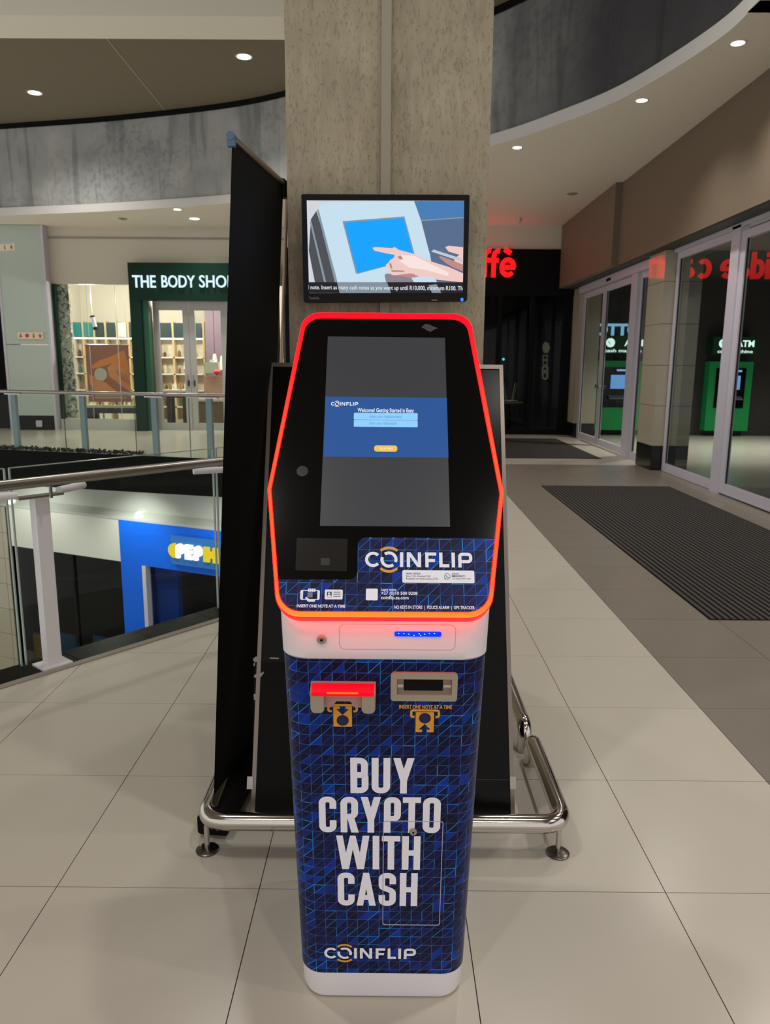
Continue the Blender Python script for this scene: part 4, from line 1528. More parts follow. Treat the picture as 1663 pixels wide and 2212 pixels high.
# pier
XP = 3.86
ya, yb3 = atZ(1420, 1016, 0).y, atZ(1367, 1003, 0).y
M_pier = mat('pier_tile', c(172, 163, 144), .07, spec=.5, vary=.03)
mb = MB(); mb.box(XP + .008, 4.40, ya + .008, yb3 - .008, 0, ZF - .012)
pier = struct('wall_pier', mb, M_grout, 'tiled pier between the two pairs of doors')
zz = [0, .36]
while zz[-1] < ZF - .1:
    zz.append(min(zz[-1] + .58, ZF - .014))
for i in range(len(zz) - 1):
    z0, z1 = zz[i] + .003, zz[i + 1] - .003
    mt = M_pier if i else mat('pier_base', c(14, 12, 12), .15)
    mb = MB(); mb.box(XP, XP + .01, ya + .002, yb3 - .002, z0, z1); obj('tile', mb, mt, pier)
    for x0, x1 in ((XP + .002, XP + .26), (XP + .264, 4.4)):
        mb = MB(); mb.box(x0, x1, ya - .002, ya + .008, z0, z1); obj('tile', mb, mt, pier)


def door_leaf(name, y0, y1, z0, z1, parent, x=XW, st=.09, glassmat=None, bar=None):
    """framed pane in a plane x = const"""
    b = MB()
    t = .05
    b.box(x, x + t, y0, y0 + st, z0, z1); b.box(x, x + t, y1 - st, y1, z0, z1)
    b.box(x, x + t, y0 + st, y1 - st, z0, z0 + .12); b.box(x, x + t, y0 + st, y1 - st, z1 - .09, z1)
    f = obj(name, b, M_frame, parent)
    b = MB(); b.box(x + .02, x + .03, y0 + st, y1 - st, z0 + .12, z1 - .09)
    obj('glass', b, glassmat or M_mirror, f)
    b = MB(); b.box(x + .016, x + .034, y0 + st - .001, y0 + st + .012, z0 + .12, z1 - .09); b.box(x + .016, x + .034, y1 - st - .012, y1 - st + .001, z0 + .12, z1 - .09)
    obj('gasket', b, M_blackmat, f)
    return f


ZD = 3.06
D1 = thing('glass_doors', 'nearer white framed glass entrance doors on the right', 'door', (XW, 7.2, 0), 'glass entrance doors on the right')
y_post = atZ(1567, 1063, 0).y
y_in = ya - .02
door_leaf('side_panel', y_post + .10, y_in, 0, ZD, D1)
mb = MB(); mb.box(XW - .05, XW + .05, y_post - .12, y_post + .10, 0, ZD + .03)
obj('mullion', mb, M_frame, D1)
l1 = door_leaf('sliding_leaf', y_post - 1.75, y_post - .12, .02, ZD - .05, D1, XW - .03, .12)
l2 = door_leaf('sliding_leaf', y_post - 3.38, y_post - 1.76, .02, ZD - .05, D1, XW - .03, .12)
mb = MB(); yh = y_post - 1.68
mb.tube(round_path([(XW - .03, yh, .9), (XW - .09, yh, .9), (XW - .09, yh, 1.35), (XW - .03, yh, 1.35)], .03, 5), .014, 10)
obj('handle', mb, M_steel, l1)
mb = MB(); mb.box(XW - .05, XW + .06, y_post - 3.5, y_in, ZD, ZF - .013)
obj('header', mb, M_frame, D1)
D2 = thing('glass_doors', 'farther white framed glass entrance doors beyond the tiled pier', 'door', (XW, 14.2, 0), 'glass entrance doors on the right')
yq = [atX(x, y, XW).y for x, y in ((1352, 985), (1292, 958), (1251, 945), (1229, 938))]
y_pf = yb3 + .02
mb = MB(); mb.box(XW - .10, XW + .10, y_pf, 16.21, 2.97, 3.10)
hd_ = obj('header', mb, M_frame, D2)
ys1 = (yq[0] + yq[1]) / 2
mb = MB(); mb.box(XW - .105, XW - .09, ys1 + .35, ys1 + .62, 3.0, 3.05)
obj('sensor', mb, M_blackmat, hd_)
door_leaf('side_panel', y_pf, yq[0] - .18, 0, 2.97, D2, XW, .05)
mb = MB(); mb.box(XW - .06, XW + .04, yq[0] - .18, yq[0] + .14, 0, 2.97); obj('mullion', mb, M_frame, D2)
l3 = door_leaf('sliding_leaf', yq[0] + .14, yq[1] + .10, .02, 2.95, D2, XW - .02, .10)
l4 = door_leaf('sliding_leaf', yq[1] + .11, yq[2] + .12, .02, 2.95, D2, XW - .02, .10)
door_leaf('side_panel', yq[2] + .14, 16.2, 0, 2.95, D2, XW, .08)
for l_, yy in ((l3, yq[1] - .02), (l4, yq[1] + .2)):
    mb = MB(); mb.cyl((XW - .02, yy, 1.12), (XW - .07, yy, 1.12), .035, seg=14); obj('handle', mb, M_steel, l_)
mb = MB(); mb.box(3.95, 4.4, 16.22, 16.8, .3, 3.1)
e1 = struct('wall_return', mb, M_pier, 'tiled return beside the farther doors')
mb = MB(); mb.box(3.955, 4.4, 16.225, 16.8, 0, .3)
obj('base_tile', mb, mat('pier_base', c(14, 12, 12), .15), e1)

# made-up lobby behind the glass, in place of mirror images in the panes
mb = MB(); mb.face([(x, y, -.004) for x, y in ((4.02, 2), (11.5, 2), (11.5, 17.4), (4.02, 17.4))])
struct('floor_added_lobby', mb, M_farfloor, 'pale floor of the made-up lobby behind the glass doors')
mb = MB(); mb.box(4.4, 11.5, 17.0, 17.2, 0, 4.3)
struct('wall_added_lobby', mb, mat('added_lobby_wall', c(52, 48, 46), .6, vary=.1), 'grey wall of the made-up lobby behind the glass doors')
mb = MB(); mb.face([(x, y, 3.3) for x, y in ((4.1, 2), (11.5, 2), (11.5, 17.4), (4.1, 17.4))])
struct('ceiling_added_lobby', mb, mat('added_lobby_ceiling', c(40, 38, 36), .7), 'dark ceiling of the made-up lobby behind the glass doors')
mb = MB(); mb.box(11.4, 11.5, 2, 17.2, 0, 3.3)
struct('wall_added_lobby_side', mb, mat('added_lobby_side', c(58, 55, 52), .7), 'dark side wall of the made-up lobby behind the glass doors')
for x in (5.5, 8.5):
    lamp(x, 14, 3.25, DOWN['cafe'] * .9, .1, 120)  # added fill lamps without fixtures, brightening the lobby floor
M_green = mat('machine_green', c(14, 132, 62), .4, emit=(.0, .12, .03, 1), strength=.35)
M_dgreen = mat('machine_dark_green', c(6, 70, 36), .4)
M_mscr = glow('machine_screen', (.22, .5, 1, 1), 1.0)
M_msign = glow('machine_sign_light', (.75, 1, .88, 1), 1.6)


def cash_machine(xl, xr, label, wscr):
    Y = 16.75
    F = Frame((0, Y, 0), (1, 0, 0), (0, 0, 1))
    Xl, Xr = xl, xr
    w = Xr - Xl
    t = thing('cash_machine', label, 'cash machine', ((Xl + Xr) / 2, Y, 0), 'green cash machines in the made-up lobby')
    b = MB(); b.box(Xl, Xr, Y, 16.995, .12, 1.62); obj('cabinet', b, M_green, t)
    b = MB(); b.plate(F, rect(Xl + w * .16, .62, Xl + w * .84, 1.48), 0, .02); k = obj('fascia', b, M_black, t)
    b = MB(); b.plate(F, rect(Xl + w * .30, 1.02, Xl + w * .72, 1.32), .02, .028); obj('screen', b, M_mscr, k)
    b = MB(); b.plate(F, rect(Xl + w * .42, 1.40, Xl + w * .74, 1.44), .02, .03); obj('light', b, glow('machine_light', (.35, .5, 1, 1), 1.2), k)
    b = MB(); b.obox((Xl + w * .26, Y - .14, .80), (V((w * .5, 0, 0)), V((0, .13, .06)), V((0, 0, .03)))); obj('keypad', b, mat('keypad', c(90, 95, 105), .4), k)
    b = MB(); b.box(Xl, Xr, Y - .1, 16.995, 1.78, 2.14); sgn = obj('sign_box', b, M_dgreen, t)
    b = MB()
    F2 = Frame((0, Y - .1, 0), (1, 0, 0), (0, 0, 1))
    b.flat(F2, rpoly(circ(Xl + w * .22, 2.0, .10, 9), .03, 3), .006, 0)
    b.flat(F2, stroke([(Xl + w * .17, 2.03), (Xl + w * .22, 1.97), (Xl + w * .28, 2.0)], .012)[0], .008, 1)
    put_text(b, F2, 'ATM', Xl + w * .52, 1.93, Xl + w * .92, 2.07, .006, 0, .03)
    put_text(b, F2, 'cash machine', Xl + w * .1, 1.80, Xl + w * .9, 1.87, .006, 0, .02)
    obj('sign_print', b, [M_msign, M_dgreen], sgn)


M1 = atY(1290, 800, 16.75).x; M2 = atY(1532, 800, 16.75).x
cash_machine(M1, M1 + 1.0, 'green cash machine in the made-up lobby, seen through the farther doors', 1)
cash_machine(M2, M2 + .95, 'green cash machine standing in for a reflection in the nearer doors', 1)
F3 = Frame((0, 16.96, 0), (1, 0, 0), (0, 0, 1))
b = MB()
r2 = px_rect(F3, 1297, 699, 1358, 728)
put_text(b, F3, 'LOTTO', r2[0] - .30, max(r2[1], 2.16), r2[2] + .26, r2[3], .0, 0, .04, depth=.03)
tag(obj('lit_sign', b, glow('ice_blue_sign', (.35, .72, 1, 1), .9)), 'pale blue lit lettering above the cash machine in the made-up lobby behind the farther doors', 'sign')

# ------------------------------------------------------------------ black cafe front at the end of the walkway
YQ = 16.8
FQ = Frame((0, YQ, 0), (1, 0, 0), (0, 0, 1))
zt_f = atY(1130, 539, YQ).z; zb_f = atY(1130, 640, YQ).z
mb = MB(); mb.box(-2.2, 4.02, YQ + .02, YQ + .12, zt_f, ZC)
struct('wall_far', mb, M_wallw, 'white bulkhead above the black cafe front')
CF = thing('coffee_shop', 'black closed cafe front with dark glass at the end of the walkway', 'shopfront', (.9, YQ, 0))
mb = MB(); mb.box(-2.2, 3.95, YQ - .06, YQ + .1, zb_f, zt_f)
obj('fascia', mb, M_shopblack, CF)
M_dglass = thin_glass('dark_glass', (.62, .64, .66, 1), 1.22)
xm = [-2.2, -.9, .4, 1.4, atY(1075, 800, YQ).x, atY(1145, 800, YQ).x, atY(1215, 800, YQ).x, 3.9]
for i, x in enumerate(xm):
    mb = MB(); mb.box(x - .05, x + .05, YQ - .02, YQ + .06, 0, zb_f)
    obj('mullion', mb, M_shopblack, CF)
for x0, x1 in zip(xm, xm[1:]):
    mb = MB(); mb.box(x0 + .05, x1 - .05, YQ + .01, YQ + .02, .12, zb_f)
    obj('glass', mb, M_dglass, CF)
    mb = MB(); mb.box(x0 + .05, x1 - .05, YQ - .01, YQ + .05, 0, .12)
    obj('plinth', mb, M_shopblack, CF)
mb = MB()
x_ = [atY(v, 560, YQ).x for v in (1113,)][0]
zl = atY(1080, 600, YQ).z; zh = atY(1080, 547, YQ).z
FS = Frame((0, YQ - .06, 0), (1, 0, 0), (0, 0, 1))
sg = thing('cafe_sign', 'glowing red cafe lettering on the black fascia beside the column', 'sign', (x_ - 1.5, YQ - .08, zl))
M_redsign = glow('red_sign', (1, .004, .005, 1), 2.4)
M_redside = glow('red_sign_edge', (1, .30, .30, 1), 1.0)
xh = .40
t_s = .088


def low_letter(ch, x0, w):
    q = []
    S = lambda pts, cl=False: q.extend(stroke([(x0 + a, b_) for a, b_ in pts], t_s, cl))
    r = w / 2 - t_s / 2; cx = w / 2; cy = xh / 2; ry = xh / 2 - t_s / 2
    el = lambda a0, a1, n=18: [(cx + r * math.cos(math.radians(a0 + (a1 - a0) * i / n)), cy + ry * math.sin(math.radians(a0 + (a1 - a0) * i / n))) for i in range(n + 1)]
    if ch == 'v':
        S([(t_s / 2, xh), (w / 2, t_s * .3), (w - t_s / 2, xh)])
    if ch == 'i':
        S([(w / 2, 0), (w / 2, xh)]); S([(w / 2, xh + .05), (w / 2, xh + .14)])
    if ch == 'd':
        S(el(0, 360, 24)[:-1], True); S([(w - t_s / 2, 0), (w - t_s / 2, xh * 1.36)])
    if ch == 'a':
        S([(cx + r * math.cos(math.radians(a)), xh * .30 + (xh * .30 - t_s / 2) * math.sin(math.radians(a))) for a in range(0, 360, 18)], True)
        S([(cx - r * .8, xh * .86)] + [(cx + r * math.cos(math.radians(a)), xh - t_s / 2 - r * .6 + r * .6 * math.sin(math.radians(a))) for a in range(120, -1, -15)] + [(w - t_s / 2, 0)])
    if ch == 'e':
        S(el(0, 318)); S([(t_s * .6, cy), (w - t_s * .2, cy)])
    if ch == 'c':
        S(el(48, 312))
    if ch == 'f':
        S([(w * .42, 0), (w * .42, xh * 1.05)] + [(w * .42 + (w * .5) * (1 - math.cos(math.radians(a))) , xh * 1.05 + .11 * math.sin(math.radians(a))) for a in range(15, 106, 15)]); S([(-.01, xh * .86), (w * .92, xh * .86)])
    if ch == '`':
        S([(0, xh + .165), (w * .8, xh + .085)])
    return q


xw_ = x_ - 2.67
for ch, a_, w in (('v', -.40, .33), ('i', -.05, .12), ('d', .09, .28), ('a', .39, .31), ('e', .73, .35), ('c', 1.27, .32), ('a', 1.62, .32), ('f', 1.93, .19), ('f', 2.12, .19), ('e', 2.33, .34), ('`', 2.42, .17)):
    mb = MB()
    for k, q in enumerate(low_letter(ch, xw_ + a_, w)):
        mb.plate(FS, [(p[0], zl + p[1]) for p in q], .012, .07 + k * 1e-4)
    obj('letter', mb, M_redsign, sg)
# inside the cafe
mb = MB()
mb.box(-2.2, 4.0, 19.4, 19.5, 0, 3.4)
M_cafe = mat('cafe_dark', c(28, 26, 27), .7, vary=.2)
struct('wall_cafe', mb, M_cafe, 'dark back wall inside the closed cafe')
mb = MB(); mb.face([(-2.2, 16.9, .001), (4.0, 16.9, .001), (4.0, 19.4, .001), (-2.2, 19.4, .001)])
struct('floor_cafe', mb, M_cafe, 'dark floor inside the closed cafe')
mb = MB(); mb.face([(-2.2, 16.9, 3.3), (4.0, 16.9, 3.3), (4.0, 19.4, 3.3), (-2.2, 19.4, 3.3)])
struct('ceiling_cafe', mb, M_cafe, 'dark ceiling inside the closed cafe')
for x in (-2.25, 4.0):
    mb = MB(); mb.box(x, x + .06, 16.93, 19.5, 0, 3.4)
    struct('wall_cafe_side', mb, M_cafe, 'dark side wall inside the closed cafe')
lamp(2.6, 17.6, 3.2, 110, .1, 150)  # added fill lamp without a fixture, brings out the stool
YS2 = 17.35
tt = atY(1100, 868, YS2)
TB = thing('cafe_table', 'dark cafe table behind the glass with a stool upside down on it', 'table', (tt.x, YS2, 0))
mb = MB(); mb.lathe((tt.x, YS2, tt.z - .04), [(.32, 0), (.32, .03), (.31, .035)], 24); obj('top', mb, mat('table_top', c(120, 112, 100), .4), TB)
mb = MB(); mb.cyl((tt.x, YS2, .02), (tt.x, YS2, tt.z - .04), .035); obj('column', mb, M_blackmat, TB)
mb = MB(); mb.lathe((tt.x, YS2, 0), [(.24, 0), (.24, .015), (.03, .03)], 20); obj('base', mb, M_blackmat, TB)
M_stool = mat('pale_stool', c(186, 176, 150), .5)
STL = thing('stool', 'pale wooden stool standing upside down on the cafe table', 'stool', (tt.x, YS2, tt.z))
mb = MB(); mb.lathe((tt.x, YS2, tt.z), [(.19, .0), (.19, .03), (.17, .035)], 20); obj('seat', mb, M_stool, STL)
for k in range(4):
    a = math.radians(45 + 90 * k)
    mb = MB(); mb.tube([(tt.x + .10 * math.cos(a), YS2 + .1 * math.sin(a), tt.z + .03), (tt.x + .2 * math.cos(a), YS2 + .2 * math.sin(a), tt.z + .43)], .014, 8)
    obj('leg', mb, M_stool, STL)
mb = MB(); q = atY(1087, 776, 17.2)
mb.lathe(q, [(.0001, 0), (.025, .004), (.03, .02), (.02, .03)], 14, V((0, -1, 0)))
obj('status_light', mb, glow('cyan_light', (.2, .9, 1, 1), 1.6), CF, label='small cyan light glowing behind the dark glass')
# pale transfer on the cafe glass
mb = MB()
FD = Frame((0, YQ + .005, 0), (1, 0, 0), (0, 0, 1))
D_ = lambda pts: FD.pxs([(1040 + x / 5.025, 520 + y / 5.025) for x, y in pts])
mb.flat(FD, rpoly(D_([(665, 1130), (690, 1095), (730, 1115), (742, 1165), (720, 1215), (680, 1220), (662, 1180)]), .02, 3), .0)
for y0, y1 in ((1245, 1290), (1300, 1345)):
    quads(mb, FD, stroke(D_([(668, y0), (712, y0), (712, y1), (668, y1)]), .02, True), .0)
quads(mb, FD, stroke(rpoly(D_([(662, 1365), (715, 1365), (712, 1490), (690, 1505), (665, 1490)]), .03, 4), .035, True), .0)
mb.flat(FD, D_([(676, 1400), (700, 1400), (700, 1440), (676, 1440)]), .0)
obj('transfer', mb, mat('pale_transfer', c(122, 128, 116), .6), CF)

# ------------------------------------------------------------------ green shop across the void
YG = 17.3
FG = Frame((0, YG, 0), (1, 0, 0), (0, 0, 1))
G = lambda pts: FG.pxs(pts)
gx = lambda x, y: FG.px(x, y)[0]
gz = lambda x, y: FG.px(x, y)[1]
z_head = gz(200, 614)
mb = MB()
mb.box(gx(95, 600), -2.3, YG + .0, YG + .15, z_head, ZC)
struct('wall_shopfronts', mb, M_wallw, 'white wall over the shops across the void')
mb = MB(); mb.box(gx(95, 500), -2.3, YG - .03, YG, gz(300, 516), gz(300, 514) + .01)
struct('trim_6', mb, mat('step_line', c(150, 145, 135), .6), 'step line on the white wall over the shops')  # grey strip for the small step in the wall
mb = MB(); xa = gx(97, 520); mb.box(xa, xa + .07, YG - .08, YG + .1, 0, gz(100, 512))
struct('trim_7', mb, M_frame, 'white jamb beside the shop window')
# pale glass-clad pier with pictogram plates
MP = mat('mint_cladding', c(176, 190, 180), .12, spec=.6, vary=.02)
xl_, xr_ = gx(38, 900), gx(128, 900)
zb1 = gz(85, 896); zs1 = gz(85, 745)
PT = thing('clad_pier', 'pale mint glass clad pier across the void with a black foot', 'pier', ((xl_ + xr_) / 2, YG, 0))
mb = MB(); mb.box(xl_, xr_, YG - .25, YG + .3, zb1, zs1 - .006); obj('panel', mb, MP, PT)
mb = MB(); mb.box(xl_, xr_, YG - .25, YG + .3, zs1 + .006, ZC - .01); obj('panel', mb, MP, PT)
mb = MB(); mb.box(xl_ + .01, xr_ - .01, YG - .24, YG + .3, .01, zb1); obj('plinth', mb, M_blackmat, PT)
for xx in (xl_ - .05, xr_):
    mb = MB(); mb.box(xx, xx + .05, YG - .26, YG + .3, .0, ZC - .01); obj('edge_trim', mb, M_frame, PT)
F4 = Frame((0, YG - .25, 0), (1, 0, 0), (0, 0, 1))
r_ = px_rect(F4, 78, 922, 92, 908)
mb = MB(); mb.plate(F4, rrect(min(r_[0], r_[2]), min(r_[1], r_[3]), max(r_[0], r_[2]), max(r_[1], r_[3]), .02, 3), 0, .02); obj('socket', mb, M_frame, PT)
M_plate = mat('cream_plate', c(226, 216, 192), .4); M_redp = mat('red_pictogram', c(190, 60, 40), .5)


def sign_plate(F, x0, y0, x1, y1, label, d=0.0):
    a0, b0, a1, b1 = px_rect(F, x0, y0, x1, y1)
    t = thing('direction_sign', label, 'sign', F.p((a0 + a1) / 2, b0, d))
    w, h = a1 - a0, b1 - b0
    b = MB(); b.plate(F, rect(a0, b0, a1, b1), d, d + .03); obj('plate', b, M_plate, t)
    b = MB(); e = d + .032
    cx = [a0 + w * k for k in (.12, .37, .63, .88)]; cy = b0 + h / 2; s_ = h * .34
    b.flat(F, [(cx[0] - s_ * .25, cy + s_), (cx[0] - s_ * .25, cy - .1 * s_), (cx[0] - s_, cy - .1 * s_), (cx[0], cy - s_), (cx[0] + s_, cy - .1 * s_), (cx[0] + s_ * .25, cy - .1 * s_), (cx[0] + s_ * .25, cy + s_)], e)
    b.flat(F, circ(cx[1], cy, s_ * .9, 18), e)
    b.flat(F, circ(cx[2], cy + s_ * .72, s_ * .32, 12), e); b.flat(F, rect(cx[2] - s_ * .36, cy - s_, cx[2] + s_ * .36, cy + s_ * .35), e)
    b.flat(F, circ(cx[3], cy + s_ * .72, s_ * .3, 12), e); b.flat(F, [(cx[3] - s_ * .8, cy + s_ * .3), (cx[3] + s_ * .8, cy + s_ * .35), (cx[3] + s_ * .3, cy - s_), (cx[3] - s_ * .2, cy - s_)], e)
    obj('pictograms', b, M_redp, t)


sign_plate(F4, 40, 718, 94, 732, 'cream plate of red pictograms fixed low on the mint pier')
F5 = Frame(atY(6, 535, 14.0), (.94, -.34, 0), (0, 0, 1))
sign_plate(F5, -22, 526, 34, 544, 'cream plate of red pictograms hung high at the left edge')
# dark neighbour shop at far left
mb = MB(); mb.box(-12, xl_ - .06, YG + .1, YG + .2, 0, gz(20, 606))
NB = struct('wall_dark_shop', mb, mat('dark_shop', c(10, 9, 10), .6, spec=.08, vary=.1), 'dark shop window at the far left across the void')
mb = MB(); mb.box(-12, xl_ - .06, YG, YG + .2, gz(20, 606), ZC); struct('wall_dark_shop_head', mb, M_wallw, 'white wall over the dark shop window')

# portal, doors
M_pgreen = mat('portal_green', c(8, 46, 34), .45, spec=.2, vary=.06)
PG = thing('shop_portal', 'dark green shop portal with silver framed glass doors', 'shopfront', (gx(400, 800), YG, 0))
pl_, pr_ = gx(298, 780), gx(520, 780) + .9
zpt = gz(380, 572); zph = gz(380, 651)
xi = gx(334, 780)
mb = MB(); mb.box(pl_, pr_, YG - .35, YG - .005, zph, zpt); obj('header', mb, M_pgreen, PG)
mb = MB(); mb.box(pl_, xi - .13, YG - .35, YG - .005, 0, zph); obj('upright', mb, M_pgreen, PG)
mb = MB(); mb.box(xi - .13, xi, YG - .28, YG - .005, 0, zph); obj('reveal', mb, mat('portal_reveal', c(22, 78, 54), .4), PG)
mb = MB(); mb.box(pr_ - .45, pr_, YG - .35, YG - .005, 0, zph); obj('upright', mb, M_pgreen, PG)
MD = mat('door_silver', c(176, 174, 170), .35, metal=.25)
xd0 = gx(335, 780); xdm = gx(411, 780); xd1 = gx(487, 780) + .05
for a, b_ in ((xd0, xdm - .005), (xdm + .005, xd1)):
    mb = MB(); st = .13
    mb.box(a, a + st, YG, YG + .06, 0, zph); mb.box(b_ - st, b_, YG, YG + .06, 0, zph)
    mb.box(a + st, b_ - st, YG, YG + .06, 0, .16); mb.box(a + st, b_ - st, YG, YG + .06, zph - .19, zph)
    lf = obj('door', mb, MD, PG)
    mb = MB(); mb.box(a + st, b_ - st, YG + .02, YG + .03, .16, zph - .19); obj('glass', mb, M_glass, lf)
    mb = MB(); hx = b_ - .06 if a == xd0 else a + .06
    mb.cyl((hx, YG - .05, .95), (hx, YG - .05, 1.25), .012, seg=8); obj('handle', mb, M_steel, lf)
    mb = MB(); mb.box(hx - .03, hx + .03, YG - .012, YG, 1.0, 1.12); obj('lock_plate', mb, M_blackmat, lf)
mb = MB(); mb.box(xd1, pr_ - .45, YG, YG + .06, 0, zph); obj('side_panel', mb, MD, PG)
F6 = Frame((0, YG - .35, 0), (1, 0, 0), (0, 0, 1))
SG = thing('shop_sign', 'white lit capital lettering on the dark green portal', 'sign', (gx(390, 608), YG - .36, gz(390, 622)))
M_wsign = glow('white_sign', (.72, .95, 1.0, 1), 1.05)
for wd_, x0, x1 in (('THE', 288.5, 337), ('BODY', 351, 421.5), ('SHOP', 432, 506)):
    mb = MB(); q = px_rect(F6, x0, 595.5, x1, 621.5)
    put_text(mb, F6, wd_, q[0], q[1], q[2], q[3], .03, 0, .006, 1.0, .04)
    obj('word', mb, M_wsign, SG)
# window with sill
WN = thing('shop_window', 'clear shop window left of the green portal with a pale sill', 'window', (gx(210, 780), YG, 0))
wl, wr = gx(126, 780), pl_ - .01
mb = MB(); mb.box(wl, wr, YG - .1, YG + .1, 0, gz(220, 905)); obj('sill', mb, mat('sill_paint', c(190, 192, 182), .5), WN)
mb = MB(); mb.box(wl, wl + .06, YG - .05, YG + .05, gz(220, 905), z_head); obj('jamb', mb, M_pgreen, WN)
xs = [wl + .06, gx(190, 700), gx(252, 700), wr]
for a, b_ in zip(xs, xs[1:]):
    mb = MB(); mb.box(a + .006, b_ - .006, YG, YG + .012, gz(220, 905), z_head); obj('glass_pane', mb, M_glass, WN)
for a in xs[1:-1]:
    mb = MB(); mb.box(a - .004, a + .004, YG - .002, YG + .014, gz(220, 905), z_head); obj('pane_joint', mb, M_frame, WN)
# room
M_room = mat('shop_wall', c(206, 198, 184), .7)
mb = MB(); mb.box(-8.4, -2.3, 21.2, 21.3, 0, 3.9); mb.box(-8.6, -8.4, 17.5, 21.3, 0, 3.9); mb.box(-2.4, -2.3, 17.5, 21.3, 0, 3.9)
struct('wall_shop', mb, M_room, 'pale walls inside the green shop')
mb = MB(); mb.face([(-8.6, 17.46, 3.75), (-2.3, 17.46, 3.75), (-2.3, 21.3, 3.75), (-8.6, 21.3, 3.75)])
struct('ceiling_shop', mb, M_room, 'pale ceiling inside the green shop')
mb = MB(); mb.face([(-8.6, 17.3, .002), (-2.3, 17.3, .002), (-2.3, 21.3, .002), (-8.6, 21.3, .002)])
struct('floor_shop', mb, mat('shop_floor', c(150, 138, 120), .4), 'warm floor inside the green shop')
for x in (-7.2, -5.2, -3.6):
    lamp(x, 18.6, 3.0, DOWN['shop'], .15, 180, (1, .96, .88))
# patterned panel inside the window
m = bpy.data.materials.new('printed_collage'); m.use_nodes = True
nt = m.node_tree; L = nt.links.new
b = nt.nodes['Principled BSDF']; tc = nt.nodes.new('ShaderNodeTexCoord')
vo = nt.nodes.new('ShaderNodeTexVoronoi'); vo.distance = 'MANHATTAN'; vo.inputs['Scale'].default_value = 5.5
L(mp((1, 1, .8), tc.outputs['Object']), vo.inputs['Vector'])
n1 = nz(mp((1, 1, 1), tc.outputs['Object']), 11, 5, 1.2)
col_ = mix(.85, rmp(vo.outputs['Distance'], [(.25, c(240, 236, 222)), (.5, c(190, 190, 180))]), rmp(n1, [(.43, c(20, 22, 20)), (.49, c(250, 246, 236))]), 'MULTIPLY')
L(col_, b.inputs['Base Color']); b.inputs['Roughness'].default_value = .6
mb = MB(); mb.box(gx(124, 760), gx(152, 760), YG + .12, YG + .2, gz(140, 903), z_head)
tag(obj('window_panel', mb, m), 'tall black and white collage panel inside the shop window edge', 'panel')
# poster on cords
PO = thing('poster', 'brown hanging poster of folded hands in the shop window', 'poster', (gx(232, 800), YG + .22, gz(232, 862)))
F7 = Frame((0, YG + .25, 0), (1, 0, 0), (0, 0, 1))
P7 = lambda pts: F7.pxs([(x / 3.198 + 0, 440 + y / 3.198) for x, y in pts])
ps = P7([(588, 975), (868, 972), (868, 1370), (588, 1370)])
xa_, xb_ = ps[0][0], ps[1][0] + .06
za_, zb_ = ps[2][1], ps[0][1]
mb = MB(); mb.plate(F7, rect(xa_, za_, xb_, zb_), 0, .008)
obj('sheet', mb, mat('poster_brown', c(172, 106, 84), .5), PO)
mb = MB()
U7 = lambda x, y: (xa_ + (x - 600) / 280 * (xb_ - xa_), zb_ - (y - 975) / 395 * (zb_ - za_))
mb.flat(F7, [U7(*p) for p in ((630, 1120), (690, 1080), (760, 1055), (850, 1010), (872, 1090), (880, 1260), (860, 1230), (770, 1100), (700, 1125), (640, 1140))], .010, 0)
mb.flat(F7, [U7(*p) for p in ((735, 1130), (775, 1098), (830, 1130), (880, 1200), (880, 1300), (800, 1240), (745, 1190))], .012, 1)
mb.flat(F7, [U7(*p) for p in ((612, 1180), (680, 1200), (780, 1290), (800, 1310), (640, 1290), (615, 1240))], .010, 1)
mb.flat(F7, circ(*U7(690, 1178), .145, 22), .014, 2)
for k in range(4):
    a = U7(790 + k * 20, 1150 + k * 8); b2 = U7(830 + k * 16, 1215 + k * 12)
    quads(mb, F7, stroke([a, b2], .012), .014, 3)
quads(mb, F7, [[U7(x, y) for x, y in q] for q in ([(650, 1318), (830, 1318), (830, 1326), (650, 1326)], [(640, 1336), (850, 1336), (850, 1344), (640, 1344)])], .012, 4)
obj('print', mb, [mat('poster_skin', c(238, 138, 66), .5), mat('poster_skin_light', c(232, 146, 92), .5), mat('poster_jar', c(206, 194, 182), .5), mat('poster_line', c(120, 70, 44), .5), mat('poster_text', c(205, 175, 155), .5)], PO)
mb = MB(); mb.tube([F7.p(xa_ - .02, zb_, .004), F7.p(xb_ + .02, zb_, .004)], .012, 8); obj('rod', mb, M_steel, PO)
for xx in (xa_ + .03, xb_ - .03):
    mb = MB(); mb.tube([F7.p(xx, zb_, .004), F7.p(xx, z_head, .004)], .003, 6); obj('cord', mb, M_frame, PO)
q0, q1 = atY(199, 682, 18.4), atY(207, 712, 18.4)
SPT = thing('spotlight', 'slim black and white spotlight hanging above the window poster', 'lamp', (q1.x, 18.4, q1.z))
ax_ = (q1 - q0)
mb = MB(); mb.cyl(q0 + ax_ * .12, q0 + ax_ * .82, .05, seg=12); obj('barrel', mb, M_frame, SPT)
for a, b_ in ((0, .12), (.82, 1)):
    mb = MB(); mb.cyl(q0 + ax_ * a, q0 + ax_ * b_, .055, seg=12); obj('cap', mb, M_blackmat, SPT)
mb = MB(); mb.cyl(q0, (q0.x, 18.4, 3.74), .008, seg=6); obj('stem', mb, M_frame, SPT)
